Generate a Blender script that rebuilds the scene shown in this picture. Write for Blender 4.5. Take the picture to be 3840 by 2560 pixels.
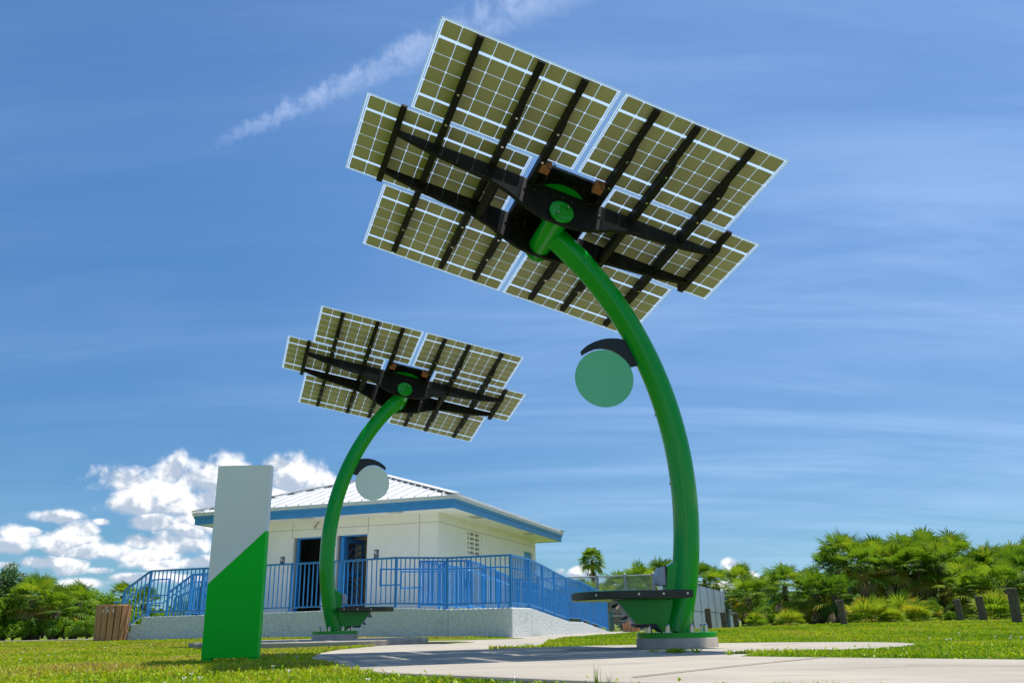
import bpy, math, random
import numpy as np
from mathutils import Matrix, Vector

for o in list(bpy.data.objects):
    bpy.data.objects.remove(o)
sc = bpy.context.scene
C = sc.collection
R_ = math.radians
rng = np.random.default_rng(7)
random.seed(7)

# ------------------------------------------------------------------ camera
F_PX = 3165.2                      # focal length in photograph pixels (3840 wide)
CAM_H = 0.20
# columns: image right, image down, viewing direction (world: x right, y away, z up)
CM = Matrix(((0.99978, -0.02078, 0.0), (0.00665, 0.31994, 0.94741), (-0.01969, -0.94721, 0.32001)))
cd = bpy.data.cameras.new("camera")
cam = bpy.data.objects.new("camera", cd)
C.objects.link(cam)
_r, _d, _f = CM.col[0].normalized(), CM.col[1].normalized(), CM.col[2].normalized()
mw = Matrix((( _r.x, -_d.x, -_f.x, 0), (_r.y, -_d.y, -_f.y, 0), (_r.z, -_d.z, -_f.z, CAM_H), (0, 0, 0, 1)))
cam.matrix_world = mw
cd.sensor_width = 36.0
cd.lens = F_PX / 3840 * 36
cd.clip_end = 3000
cd.clip_start = 0.02
sc.camera = cam
cd.dof.use_dof = True
cd.dof.focus_distance = 8.3
cd.dof.aperture_fstop = 9.0

def ray(px, py):
    return Vector(CM @ Vector(((px - 1920) / F_PX, (py - 1280) / F_PX, 1.0)))

def at_z(px, py, z):
    d = ray(px, py)
    return Vector((0, 0, CAM_H)) + d * ((z - CAM_H) / d.z)

def at_y(px, py, y):
    d = ray(px, py)
    return Vector((0, 0, CAM_H)) + d * (y / d.y)

# ------------------------------------------------------------------ sun, exposure
SHADOW = Vector((-0.235, -0.185))                   # shadow displacement per metre of height
sun_dir = Vector((-SHADOW.x, -SHADOW.y, 1)).normalized()
sd = bpy.data.lights.new("sun", 'SUN')
sd.energy = 4.0
sd.angle = R_(0.53)
sd.color = (1.0, 0.955, 0.88)
sun = bpy.data.objects.new("sun", sd)
C.objects.link(sun)
sun.rotation_euler = sun_dir.to_track_quat('Z', 'Y').to_euler()
sun.location = (0, 0, 30)
vs = sc.view_settings
vs.view_transform = 'Standard'
vs.look = 'None'
vs.gamma = 1
vs.exposure = 0.6
vs.use_curve_mapping = False

# ------------------------------------------------------------------ node helpers
class NT:
    def __init__(s, tree):
        s.t = tree; s.n = tree.nodes; s.l = tree.links
    def new(s, typ, **kw):
        nd = s.n.new(typ)
        for k, v in kw.items():
            setattr(nd, k, v)
        return nd
    def put(s, sock, v):
        if isinstance(v, bpy.types.NodeSocket): s.l.new(v, sock)
        elif v is not None: sock.default_value = v
    def math(s, op, a, b=None, c=None, clamp=False):
        nd = s.new('ShaderNodeMath', operation=op, use_clamp=clamp)
        s.put(nd.inputs[0], a)
        if b is not None: s.put(nd.inputs[1], b)
        if c is not None: s.put(nd.inputs[2], c)
        return nd.outputs[0]
    def vmath(s, op, a, b=None, out=0):
        nd = s.new('ShaderNodeVectorMath', operation=op)
        s.put(nd.inputs[0], a)
        if b is not None: s.put(nd.inputs[1], b)
        return nd.outputs[out]
    def noise(s, vec, scale, detail=4, rough=0.55, dist=0.0, lac=2.0):
        nd = s.new('ShaderNodeTexNoise')
        s.put(nd.inputs['Vector'], vec)
        nd.inputs['Scale'].default_value = scale
        nd.inputs['Detail'].default_value = detail
        nd.inputs['Roughness'].default_value = rough
        nd.inputs['Lacunarity'].default_value = lac
        nd.inputs['Distortion'].default_value = dist
        return nd.outputs['Fac']
    def step(s, v, lo, hi, a=0.0, b=1.0):
        nd = s.new('ShaderNodeMapRange', interpolation_type='SMOOTHSTEP')
        s.put(nd.inputs[0], v)
        for i, k in zip((1, 2, 3, 4), (lo, hi, a, b)):
            s.put(nd.inputs[i], k)
        return nd.outputs[0]
    def mix(s, fac, a, b, blend='MIX'):
        nd = s.new('ShaderNodeMix', data_type='RGBA', blend_type=blend)
        s.put(nd.inputs[0], fac); s.put(nd.inputs[6], a); s.put(nd.inputs[7], b)
        return nd.outputs[2]

# ------------------------------------------------------------------ world: sky, cirrus, contrail, cumulus
SKY_STRENGTH = 0.12
world = bpy.data.worlds.new("World")
sc.world = world
world.use_nodes = True
w = NT(world.node_tree)
w.n.clear()
out = w.new('ShaderNodeOutputWorld')
bg = w.new('ShaderNodeBackground')
bg.inputs['Strength'].default_value = SKY_STRENGTH
w.l.new(bg.outputs[0], out.inputs[0])
sky = w.new('ShaderNodeTexSky', sky_type='NISHITA')
sky.sun_disc = False
sky.sun_elevation = math.asin(sun_dir.z)
sky.sun_rotation = math.atan2(sun_dir.x, sun_dir.y)
sky.altitude = 0
sky.air_density = 1.0
sky.dust_density = 0.0
sky.ozone_density = 2.0
tc = w.new('ShaderNodeTexCoord')
dirv = tc.outputs['Generated']
sep = w.new('ShaderNodeSeparateXYZ')
w.l.new(dirv, sep.inputs[0])
X, Y, Z = sep.outputs
az = w.math('ARCTAN2', X, Y)
el = w.math('ARCSINE', Z)
cmb = w.new('ShaderNodeCombineXYZ')
w.put(cmb.inputs[0], az); w.put(cmb.inputs[1], el)
P = cmb.outputs[0]
skycol = w.mix(1.0, sky.outputs[0], (0.325, 0.56, 0.745, 1), 'MULTIPLY')
fade = w.step(Z, 0.0, 0.55, 0.66, 1.0)
skycol = w.mix(1.0, skycol, fade, 'MULTIPLY')
up_only = w.step(Z, -0.01, 0.02)

# high thin cirrus on a plane far above
den = w.math('ADD', w.math('MAXIMUM', Z, 0.0), 0.16)
cq = w.new('ShaderNodeCombineXYZ')
w.put(cq.inputs[0], w.math('DIVIDE', X, den)); w.put(cq.inputs[1], w.math('DIVIDE', Y, den))
mp = w.new('ShaderNodeMapping')
mp.inputs['Rotation'].default_value = (0, 0, R_(-12))
mp.inputs['Scale'].default_value = (0.55, 2.1, 1)
w.l.new(cq.outputs[0], mp.inputs[0])
c1 = w.noise(mp.outputs[0], 1.25, 8, 0.60, 0.6)
c2 = w.noise(cq.outputs[0], 0.75, 2, 0.5)
mp2 = w.new('ShaderNodeMapping')
mp2.inputs['Rotation'].default_value = (0, 0, R_(-38))
mp2.inputs['Scale'].default_value = (0.4, 3.0, 1)
w.l.new(cq.outputs[0], mp2.inputs[0])
c3 = w.noise(mp2.outputs[0], 1.0, 6, 0.6, 0.5)
veil = w.step(X, -0.45, 0.35, 0.12, 1.0)                     # the thin veil thickens towards the sun's side
cir = w.math('MULTIPLY', w.step(c1, 0.34, 0.82), w.step(c2, 0.22, 0.66, 0.35, 1.0))
cir = w.math('ADD', w.math('MULTIPLY', cir, 0.30), w.math('MULTIPLY', w.step(c3, 0.45, 0.85), 0.30))
cir = w.math('ADD', w.math('MULTIPLY', cir, w.math('MULTIPLY_ADD', veil, 0.75, 0.25)), w.math('MULTIPLY', veil, 0.15))
cir = w.math('MULTIPLY', cir, up_only)
k = 1.0 / SKY_STRENGTH
col = w.mix(cir, skycol, (0.40 * k, 0.55 * k, 0.78 * k, 1))

# contrail: a band along a great circle
da, db = ray(770, 560).normalized(), ray(2010, -10).normalized()
nrm = da.cross(db).normalized()
tang = nrm.cross(da).normalized()
n1 = w.noise(P, 34, 5, 0.6, 0.4)
n2 = w.noise(P, 110, 3, 0.6, 0.2)
dist = w.vmath('DOT_PRODUCT', dirv, tuple(nrm), out=1)
along = w.math('ARCTAN2', w.vmath('DOT_PRODUCT', dirv, tuple(tang), out=1), w.vmath('DOT_PRODUCT', dirv, tuple(da), out=1))
dist = w.math('ADD', dist, w.math('MULTIPLY', w.math('SUBTRACT', n1, 0.5), 0.030))
dist = w.math('ADD', dist, w.math('MULTIPLY', w.math('SUBTRACT', n2, 0.5), 0.014))
wid = w.step(along, 0.0, 0.5, 0.008, 0.030)
edge = w.math('DIVIDE', w.math('ABSOLUTE', dist), wid)
trail = w.math('MULTIPLY', w.step(edge, 0.15, 1.25, 1, 0), w.step(along, -0.02, 0.10))
trail = w.math('MULTIPLY', trail, w.step(along, 0.75, 0.5))
trail = w.math('MULTIPLY', trail, w.step(n1, 0.25, 0.75, 0.06, 0.50))
col = w.mix(trail, col, (0.42 * k, 0.50 * k, 0.70 * k, 1))

# cumulus low over the horizon
blobs = [(900, 1950, 260, 60), (760, 1960, 120, 50), (580, 1960, 90, 40), (330, 2060, 90, 36), (655, 1765, 75, 75), (735, 1790, 120, 80), (840, 1790, 130, 85), (600, 1850, 190, 65), (470, 1800, 95, 55),
         (520, 1880, 140, 55), (800, 1890, 220, 75), (1100, 1790, 120, 85), (1040, 1740, 60, 45), (1195, 1820, 90, 60), (990, 1880, 200, 80),
         (219, 1938, 80, 24), (300, 1985, 62, 40), (245, 2030, 120, 45), (45, 2030, 62, 48), (120, 1995, 40, 18),
         (380, 1955, 32, 14), (520, 2030, 70, 38), (430, 2065, 110, 40), (560, 2085, 150, 40), (640, 2035, 130, 60), (700, 1990, 90, 50),
         (140, 2108, 62, 26), (262, 2125, 66, 33), (372, 2137, 44, 16), (316, 2186, 78, 22), (490, 2168, 72, 20), (615, 2112, 80, 26),
         (740, 2110, 80, 30), (170, 2212, 34, 13), (20, 2120, 40, 16), (700, 2170, 120, 22),
         (2735, 2115, 34, 30), (2765, 2140, 44, 34), (2815, 2160, 40, 24), (3012, 2175, 45, 18), (2715, 2190, 40, 20),
         (3770, 2072, 58, 17), (2097, 2142, 24, 16), (2165, 2150, 48, 26), (2190, 2140, 26, 22)]
wob = w.noise(P, 26, 8, 0.56, 0.15)
wob2 = w.noise(w.vmath('ADD', P, (0.006, 0.012, 0)), 26, 8, 0.56, 0.15)
acc, vert = None, None
for (bx, by, rx, ry) in blobs:
    d0 = ray(bx, by).normalized()
    c = (math.atan2(d0.x, d0.y), math.asin(d0.z))
    sx, sy = F_PX * 1.06 / rx, F_PX * 1.12 / ry
    v = w.vmath('MULTIPLY', w.vmath('SUBTRACT', P, (c[0], c[1], 0)), (sx, sy, 0))
    f_ = w.math('SUBTRACT', 1.0, w.vmath('LENGTH', v, out=1))
    sp = w.new('ShaderNodeSeparateXYZ'); w.l.new(v, sp.inputs[0])
    if acc is None:
        acc, vert = f_, sp.outputs[1]
    else:
        g = w.math('GREATER_THAN', f_, acc)
        m_ = w.new('ShaderNodeMix', data_type='FLOAT')
        w.put(m_.inputs[0], g); w.put(m_.inputs[2], vert); w.put(m_.inputs[3], sp.outputs[1])
        vert = m_.outputs[0]
        acc = w.math('MAXIMUM', acc, f_)
fill_clouds = w.noise(w.vmath('MULTIPLY', P, (1.0, 1.7, 1)), 7, 3, 0.5)  # unseen cumulus added outside the frame, as neutral fill light
fill_clouds = w.math('MULTIPLY_ADD', w.math('SUBTRACT', fill_clouds, 0.49), 9.0, 0.0)
fill_clouds = w.math('SUBTRACT', fill_clouds, w.math('MULTIPLY', w.step(el, 0.16, 0.30), 4.0))
fill_clouds = w.math('SUBTRACT', fill_clouds, w.step(w.math('ABSOLUTE', az), 0.66, 0.56, 0.0, 6.0))
fill_clouds = w.math('MINIMUM', fill_clouds, 0.8)
acc = w.math('MAXIMUM', acc, fill_clouds)
dens = w.math('ADD', w.math('MULTIPLY_ADD', w.math('MAXIMUM', acc, -1.5), 1.0, 0.16), w.math('MULTIPLY', w.math('SUBTRACT', wob, 0.5), 2.5))
alpha = w.math('MULTIPLY', w.step(dens, -0.04, 0.62), w.step(el, -0.005, 0.01))
lit = w.math('MULTIPLY_ADD', w.math('SUBTRACT', wob, wob2), 5.5, 0.52)
lit = w.math('ADD', lit, w.math('MULTIPLY', vert, 0.62))
lit = w.step(lit, 0.0, 1.0)
ccol = w.mix(lit, (0.33 * k, 0.39 * k, 0.48 * k, 1), (0.72 * k, 0.72 * k, 0.73 * k, 1))
col = w.mix(w.math('MULTIPLY', alpha, 0.96), col, ccol)
w.l.new(col, bg.inputs[0])

# ------------------------------------------------------------------ materials
MATS = {}
def material(name):
    m = bpy.data.materials.new(name)
    m.use_nodes = True
    t = NT(m.node_tree)
    t.n.clear()
    o = t.new('ShaderNodeOutputMaterial')
    MATS[name] = m
    return m, t, o

def plain(name, col, rough=0.5, metal=0.0, var=0.08, nscale=6.0, bump=0.0, bscale=60.0, coat=0.0, spec=0.5, detail=5, dark=None, darkscale=2.0, darklo=0.55, darkhi=0.75):
    """painted / cast surface: base colour with grain, wear and fine relief"""
    m, t, o = material(name)
    b = t.new('ShaderNodeBsdfPrincipled')
    t.l.new(b.outputs[0], o.inputs[0])
    tcn = t.new('ShaderNodeTexCoord').outputs['Object']
    n = t.noise(tcn, nscale, detail, 0.6)
    lo = tuple(c * (1 - var) for c in col) + (1,)
    hi = tuple(min(1, c * (1 + var)) for c in col) + (1,)
    cc = t.mix(t.step(n, 0.3, 0.7), lo, hi)
    if dark:
        s = t.noise(tcn, darkscale, 6, 0.65, 0.4)
        cc = t.mix(t.step(s, darklo, darkhi), cc, tuple(dark) + (1,))
    t.l.new(cc, b.inputs['Base Color'])
    b.inputs['Metallic'].default_value = metal
    b.inputs['Specular IOR Level'].default_value = spec
    rr = t.step(n, 0.25, 0.75, max(0.02, rough - 0.06), min(1, rough + 0.06))
    t.l.new(rr, b.inputs['Roughness'])
    if coat:
        b.inputs['Coat Weight'].default_value = coat
        b.inputs['Coat Roughness'].default_value = 0.06
    if bump:
        bn = t.new('ShaderNodeBump')
        bn.inputs['Strength'].default_value = min(1.0, bump)
        bn.inputs['Distance'].default_value = 0.02 * max(1, bump)
        t.l.new(t.noise(tcn, bscale, 6, 0.65), bn.inputs['Height'])
        t.l.new(bn.outputs[0], b.inputs['Normal'])
    return m

plain('green_paint', (0.0, 0.32, 0.026), 0.13, var=0.02, nscale=1.5, spec=0.36, detail=1)
plain('black_paint', (0.008, 0.008, 0.009), 0.6, var=0.3, nscale=14, spec=0.25, dark=(0.035, 0.03, 0.026), darkscale=9, darklo=0.55, darkhi=0.8)
plain('black_edge', (0.006, 0.007, 0.007), 0.22, var=0.2, nscale=10)
plain('navy_black', (0.009, 0.012, 0.02), 0.5, var=0.1)
plain('disc_green', (0.14, 0.58, 0.34), 0.5, var=0.03, nscale=2)
plain('disc_pale', (0.74, 0.82, 0.80), 0.45, var=0.03, nscale=2)
plain('alu_frame', (0.74, 0.76, 0.78), 0.35, var=0.05, nscale=8)
m, t, o = material('cell_olive')                       # cell backs: slightly different tone from cell to cell, fine finger lines
b = t.new('ShaderNodeBsdfPrincipled'); t.l.new(b.outputs[0], o.inputs[0])
rnd = t.new('ShaderNodeObjectInfo').outputs['Random']
oc = t.new('ShaderNodeTexCoord').outputs['Object']
cc = t.mix(rnd, (0.405, 0.370, 0.285, 1), (0.475, 0.435, 0.350, 1))
wv = t.new('ShaderNodeTexWave', wave_type='BANDS', bands_direction='Y')
wv.inputs['Scale'].default_value = 8.0
t.l.new(oc, wv.inputs['Vector'])
cc = t.mix(t.step(wv.outputs['Fac'], 0.90, 0.99, 0.0, 0.35), cc, (0.66, 0.62, 0.48, 1))
cc = t.mix(t.step(t.noise(oc, 9.0, 4, 0.6), 0.45, 0.8, 0.0, 0.3), cc, (0.33, 0.30, 0.23, 1))
t.l.new(cc, b.inputs['Base Color']); b.inputs['Roughness'].default_value = 0.6; b.inputs['Specular IOR Level'].default_value = 0.2
plain('dark_wire', (0.02, 0.02, 0.022), 0.5)
plain('copper_box', (0.36, 0.13, 0.06), 0.45, var=0.1)
plain('steel', (0.55, 0.53, 0.48), 0.25, metal=1.0, var=0.1, nscale=30)
plain('outlet_grey', (0.34, 0.38, 0.45), 0.35, var=0.05)
plain('footing_concrete', (0.47, 0.405, 0.325), 0.9, var=0.14, nscale=7, bump=0.35, bscale=70, dark=(0.22, 0.19, 0.16), darkscale=3.0)
m, t, o = material('pad_concrete')
b = t.new('ShaderNodeBsdfPrincipled'); t.l.new(b.outputs[0], o.inputs[0])
pos = t.new('ShaderNodeNewGeometry').outputs['Position']
mpn = t.new('ShaderNodeMapping'); mpn.inputs['Rotation'].default_value = (0, 0, R_(20)); mpn.inputs['Scale'].default_value = (0.5, 3.2, 1)
t.l.new(pos, mpn.inputs[0])
s1 = t.noise(pos, 0.8, 6, 0.6, 0.5); s2 = t.noise(mpn.outputs[0], 1.6, 6, 0.7, 0.6); s3 = t.noise(pos, 220, 2, 0.7); s4 = t.noise(pos, 28, 4, 0.7)
cc = t.mix(t.step(s1, 0.35, 0.7), (0.45, 0.405, 0.33, 1), (0.36, 0.325, 0.27, 1))
cc = t.mix(t.step(s2, 0.50, 0.78), cc, (0.22, 0.20, 0.185, 1))
cc = t.mix(t.step(s3, 0.35, 0.68, 0.0, 0.32), cc, (0.22, 0.19, 0.165, 1))
cc = t.mix(t.step(s4, 0.60, 0.72, 0.0, 0.45), cc, (0.26, 0.23, 0.20, 1))
t.l.new(cc, b.inputs['Base Color'])
b.inputs['Roughness'].default_value = 0.93; b.inputs['Specular IOR Level'].default_value = 0.2
bn = t.new('ShaderNodeBump'); bn.inputs['Strength'].default_value = 0.3; bn.inputs['Distance'].default_value = 0.01
t.l.new(s3, bn.inputs['Height']); t.l.new(bn.outputs[0], b.inputs['Normal'])
plain('joint_dark', (0.16, 0.14, 0.12), 0.95, var=0.2)
plain('stucco_white', (0.73, 0.75, 0.72), 0.92, var=0.10, nscale=13, bump=2.2, bscale=17, dark=(0.42, 0.44, 0.41), darkscale=1.7, darklo=0.60, darkhi=0.80)
plain('wall_cream', (0.88, 0.815, 0.69), 0.85, var=0.03, nscale=2, bump=0.15, bscale=120)
plain('interior_beige', (0.60, 0.54, 0.40), 0.9, var=0.05)
plain('interior_shade', (0.11, 0.11, 0.10), 0.9, var=0.05)  # room shade put into the colour, for partitions behind the left doorway
plain('wall_joint', (0.40, 0.33, 0.24), 0.9)
plain('soffit_cream', (0.90, 0.86, 0.76), 0.8, var=0.02)
plain('fascia_blue', (0.05, 0.27, 0.54), 0.5, var=0.06, nscale=3)
plain('rail_blue', (0.025, 0.235, 0.58), 0.35, var=0.07, nscale=5)
plain('door_blue', (0.03, 0.13, 0.32), 0.45, var=0.06)
plain('roof_white', (0.70, 0.70, 0.695), 0.5, var=0.04, nscale=3, spec=0.3, dark=(0.55, 0.54, 0.52), darkscale=1.3, darklo=0.62, darkhi=0.85)
plain('drip_white', (0.66, 0.65, 0.60), 0.5, var=0.08, nscale=9, dark=(0.36, 0.33, 0.27), darkscale=6, darklo=0.6, darkhi=0.8)
plain('light_lens', (0.46, 0.50, 0.44), 0.3, var=0.05)
plain('sign_white', (0.85, 0.86, 0.84), 0.5, var=0.02, nscale=1.5, spec=0.25)
plain('sign_green', (0.001, 0.56, 0.026), 0.5, var=0.03, nscale=1.5, spec=0.15)
plain('sign_navy', (0.012, 0.02, 0.03), 0.5)
plain('sign_mark', (0.85, 0.85, 0.85), 0.5)
plain('bin_slat', (0.50, 0.235, 0.105), 0.7, var=0.14, nscale=12, bump=0.2, bscale=90)
plain('bin_dark', (0.02, 0.016, 0.013), 0.8)
plain('post_wood', (0.115, 0.092, 0.062), 0.95, var=0.35, nscale=18, bump=0.8, bscale=45, dark=(0.06, 0.048, 0.034), darkscale=7)
plain('galvanised', (0.26, 0.30, 0.34), 0.5, metal=0.3, var=0.1)
m, t, o = material('screen_panel')                     # woven windscreen: some sun comes through the cloth
tl_ = t.new('ShaderNodeBsdfTranslucent'); df = t.new('ShaderNodeBsdfDiffuse')
nz = t.noise(t.new('ShaderNodeTexCoord').outputs['Object'], 3.0, 4, 0.6)
cc = t.mix(t.step(nz, 0.3, 0.7), (0.50, 0.60, 0.70, 1), (0.60, 0.69, 0.78, 1))
t.l.new(cc, tl_.inputs[0]); t.l.new(cc, df.inputs[0])
mx = t.new('ShaderNodeMixShader'); mx.inputs[0].default_value = 0.55
t.l.new(tl_.outputs[0], mx.inputs[1]); t.l.new(df.outputs[0], mx.inputs[2]); t.l.new(mx.outputs[0], o.inputs[0])
plain('screen_post', (0.10, 0.13, 0.16), 0.5)
plain('trunk', (0.115, 0.085, 0.058), 0.95, var=0.3, nscale=25, bump=0.9, bscale=35)
plain('dead_frond', (0.34, 0.25, 0.16), 0.9, var=0.35, nscale=5)
plain('green_pipe', (0.01, 0.13, 0.10), 0.4)
plain('petal', (0.85, 0.84, 0.86), 0.6)
plain('dry_blade', (0.25, 0.17, 0.09), 0.8, var=0.2)

# glass sheet of the modules: clear with a milky film that glows when the sun is behind it
m, t, o = material('module_glass')
tr = t.new('ShaderNodeBsdfTransparent'); tr.inputs[0].default_value = (0.86, 0.90, 0.95, 1)
tl_ = t.new('ShaderNodeBsdfTranslucent'); tl_.inputs[0].default_value = (0.70, 0.85, 1.0, 1)
df = t.new('ShaderNodeBsdfDiffuse'); df.inputs[0].default_value = (0.86, 0.90, 0.95, 1)
mx0 = t.new('ShaderNodeMixShader'); mx0.inputs[0].default_value = 0.35
t.l.new(tl_.outputs[0], mx0.inputs[1]); t.l.new(df.outputs[0], mx0.inputs[2])
mx = t.new('ShaderNodeMixShader'); mx.inputs[0].default_value = 0.36
t.l.new(tr.outputs[0], mx.inputs[1]); t.l.new(mx0.outputs[0], mx.inputs[2])
t.l.new(mx.outputs[0], o.inputs[0])

m, t, o = material('module_edge')
tl_ = t.new('ShaderNodeBsdfTranslucent'); tl_.inputs[0].default_value = (0.72, 0.85, 0.98, 1)
df = t.new('ShaderNodeBsdfDiffuse'); df.inputs[0].default_value = (0.80, 0.86, 0.92, 1)
mx = t.new('ShaderNodeMixShader'); mx.inputs[0].default_value = 0.5
t.l.new(tl_.outputs[0], mx.inputs[1]); t.l.new(df.outputs[0], mx.inputs[2])
t.l.new(mx.outputs[0], o.inputs[0])

def leafmat(name, cols, transl=0.35, rough=0.45, attr='tint'):
    """foliage: colour picked by the per-leaf attribute, light passes through the blade"""
    m, t, o = material(name)
    at = t.new('ShaderNodeAttribute', attribute_name=attr)
    rp = t.new('ShaderNodeValToRGB')
    t.l.new(at.outputs['Fac'], rp.inputs[0])
    e = rp.color_ramp.elements
    while len(e) < len(cols):
        e.new(0.5)
    for i, (p, cc) in enumerate(cols):
        e[i].position = p
        e[i].color = tuple(cc) + (1,)
    b = t.new('ShaderNodeBsdfPrincipled')
    t.l.new(rp.outputs[0], b.inputs['Base Color'])
    b.inputs['Roughness'].default_value = rough
    b.inputs['Specular IOR Level'].default_value = 0.15
    tl = t.new('ShaderNodeBsdfTranslucent')
    t.l.new(t.mix(1.0, rp.outputs[0], (1.35, 1.25, 0.5, 1), 'MULTIPLY'), tl.inputs[0])
    mx = t.new('ShaderNodeMixShader')
    mx.inputs[0].default_value = transl
    t.l.new(b.outputs[0], mx.inputs[1]); t.l.new(tl.outputs[0], mx.inputs[2])
    t.l.new(mx.outputs[0], o.inputs[0])
    return m

leafmat('grass_blade', [(0.0, (0.12, 0.25, 0.008)), (0.45, (0.27, 0.41, 0.010)), (0.75, (0.44, 0.50, 0.018)), (0.93, (0.42, 0.36, 0.08)), (1.0, (0.38, 0.27, 0.10))], 0.34)
leafmat('palm_leaf', [(0.0, (0.055, 0.14, 0.018)), (0.5, (0.16, 0.285, 0.026)), (0.80, (0.32, 0.385, 0.036)), (0.92, (0.42, 0.31, 0.05)), (1.0, (0.45, 0.34, 0.18))], 0.42)
leafmat('shrub_leaf', [(0.0, (0.030, 0.085, 0.008)), (0.5, (0.10, 0.23, 0.012)), (0.85, (0.22, 0.37, 0.014)), (1.0, (0.25, 0.28, 0.03))], 0.36)
leafmat('broad_leaf', [(0.0, (0.055, 0.125, 0.035)), (0.6, (0.10, 0.19, 0.05)), (1.0, (0.16, 0.24, 0.06))], 0.3)

# lawn soil under the blades
m, t, o = material('lawn')
b = t.new('ShaderNodeBsdfPrincipled'); t.l.new(b.outputs[0], o.inputs[0])
pos = t.new('ShaderNodeNewGeometry').outputs['Position']
n1_ = t.noise(pos, 0.9, 6, 0.65); n2_ = t.noise(pos, 9, 5, 0.7); n3_ = t.noise(pos, 60, 3, 0.7)
g1 = t.mix(t.step(n1_, 0.32, 0.68), (0.15, 0.23, 0.012, 1), (0.26, 0.31, 0.022, 1))
g1 = t.mix(t.step(n2_, 0.5, 0.8), g1, (0.26, 0.24, 0.06, 1))
g1 = t.mix(t.step(n3_, 0.35, 0.65, 0.0, 0.5), g1, (0.05, 0.09, 0.010, 1))
t.l.new(g1, b.inputs['Base Color'])
b.inputs['Roughness'].default_value = 0.95
b.inputs['Specular IOR Level'].default_value = 0.1
bn = t.new('ShaderNodeBump'); bn.inputs['Strength'].default_value = 0.9; bn.inputs['Distance'].default_value = 0.04
t.l.new(n3_, bn.inputs['Height']); t.l.new(bn.outputs[0], b.inputs['Normal'])

# ------------------------------------------------------------------ mesh helpers
class MB:
    """collects faces; build() links them as one mesh object"""
    def __init__(s):
        s.v = []; s.f = []
    def poly(s, verts, faces):
        n = len(s.v)
        s.v += [tuple(p) for p in verts]
        s.f += [tuple(i + n for i in f) for f in faces]
        return s
    def box(s, x0, x1, y0, y1, z0, z1):
        return s.poly([(x0, y0, z0), (x1, y0, z0), (x1, y1, z0), (x0, y1, z0), (x0, y0, z1), (x1, y0, z1), (x1, y1, z1), (x0, y1, z1)],
                      [(0, 3, 2, 1), (4, 5, 6, 7), (0, 1, 5, 4), (1, 2, 6, 5), (2, 3, 7, 6), (3, 0, 4, 7)])
    def prism(s, pts, a, b, axis):
        """2-D outline pushed from a to b along axis ('x','y','z'); outline coords are the other two in order"""
        def mk(p, h):
            return {'x': (h, p[0], p[1]), 'y': (p[0], h, p[1]), 'z': (p[0], p[1], h)}[axis]
        n = len(pts)
        vv = [mk(p, a) for p in pts] + [mk(p, b) for p in pts]
        ff = [tuple(range(n))[::-1], tuple(range(n, 2 * n))] + [(i, (i + 1) % n, n + (i + 1) % n, n + i) for i in range(n)]
        return s.poly(vv, ff)
    def tube(s, path, r, n=10, cap=True):
        path = [Vector(p) for p in path]
        rr = r if isinstance(r, (list, tuple)) else [r] * len(path)
        rings = []
        ref = None
        for i, p in enumerate(path):
            t = (path[min(i + 1, len(path) - 1)] - path[max(i - 1, 0)]).normalized()
            if ref is None:
                ref = t.orthogonal().normalized()
            ref = (ref - t * ref.dot(t)).normalized()
            bi = t.cross(ref)
            rings.append([p + (ref * math.cos(2 * math.pi * k_ / n) + bi * math.sin(2 * math.pi * k_ / n)) * rr[i] for k_ in range(n)])
        vv = [q for rg in rings for q in rg]
        ff = []
        for i in range(len(rings) - 1):
            for k_ in range(n):
                a, b_ = i * n + k_, i * n + (k_ + 1) % n
                ff.append((a, b_, b_ + n, a + n))
        if cap:
            ff.append(tuple(range(n))[::-1]); ff.append(tuple(range(len(vv) - n, len(vv))))
        return s.poly(vv, ff)
    def bar(s, a, b, wx, wz):
        """square bar between two points, wx across, wz high"""
        a, b = Vector(a), Vector(b)
        t = (b - a).normalized()
        side = t.cross(Vector((0, 0, 1)))
        if side.length < 1e-4: side = Vector((1, 0, 0))
        side.normalize(); up = side.cross(t).normalized()
        vv = []
        for p in (a, b):
            for i, j in ((-1, -1), (1, -1), (1, 1), (-1, 1)):
                vv.append(p + side * (i * wx / 2) + up * (j * wz / 2))
        return s.poly(vv, [(3, 2, 1, 0), (4, 5, 6, 7), (0, 1, 5, 4), (1, 2, 6, 5), (2, 3, 7, 6), (3, 0, 4, 7)])
    def mesh(s, name, smooth=False, bevel=0):
        me = bpy.data.meshes.new(name)
        me.from_pydata(s.v, [], s.f)
        me.validate()
        import bmesh
        bm = bmesh.new(); bm.from_mesh(me)
        if bevel:
            bmesh.ops.bevel(bm, geom=[e for e in bm.edges if e.calc_face_angle(0) > 0.6], offset=bevel, segments=2, affect='EDGES', profile=0.5, clamp_overlap=True)
        bmesh.ops.recalc_face_normals(bm, faces=bm.faces)
        bm.to_mesh(me); bm.free()
        if smooth:
            me.polygons.foreach_set('use_smooth', [True] * len(me.polygons))
            me.set_sharp_from_angle(angle=R_(40))
        return me
    def build(s, name, mat, parent=None, smooth=False, bevel=0):
        me = s.mesh(name, smooth, bevel)
        me.materials.append(MATS[mat])
        return link(name, me, parent)

def link(name, me, parent=None, loc=None, rotz=None):
    o = bpy.data.objects.new(name, me)
    C.objects.link(o)
    if parent is not None: o.parent = parent
    if loc is not None: o.location = loc
    if rotz is not None: o.rotation_euler = (0, 0, rotz)
    return o

def tag(o, label=None, cat=None, group=None, kind=None):
    if label: o['label'] = label
    if cat: o['category'] = cat
    if group: o['group'] = group
    if kind: o['kind'] = kind
    return o

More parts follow.
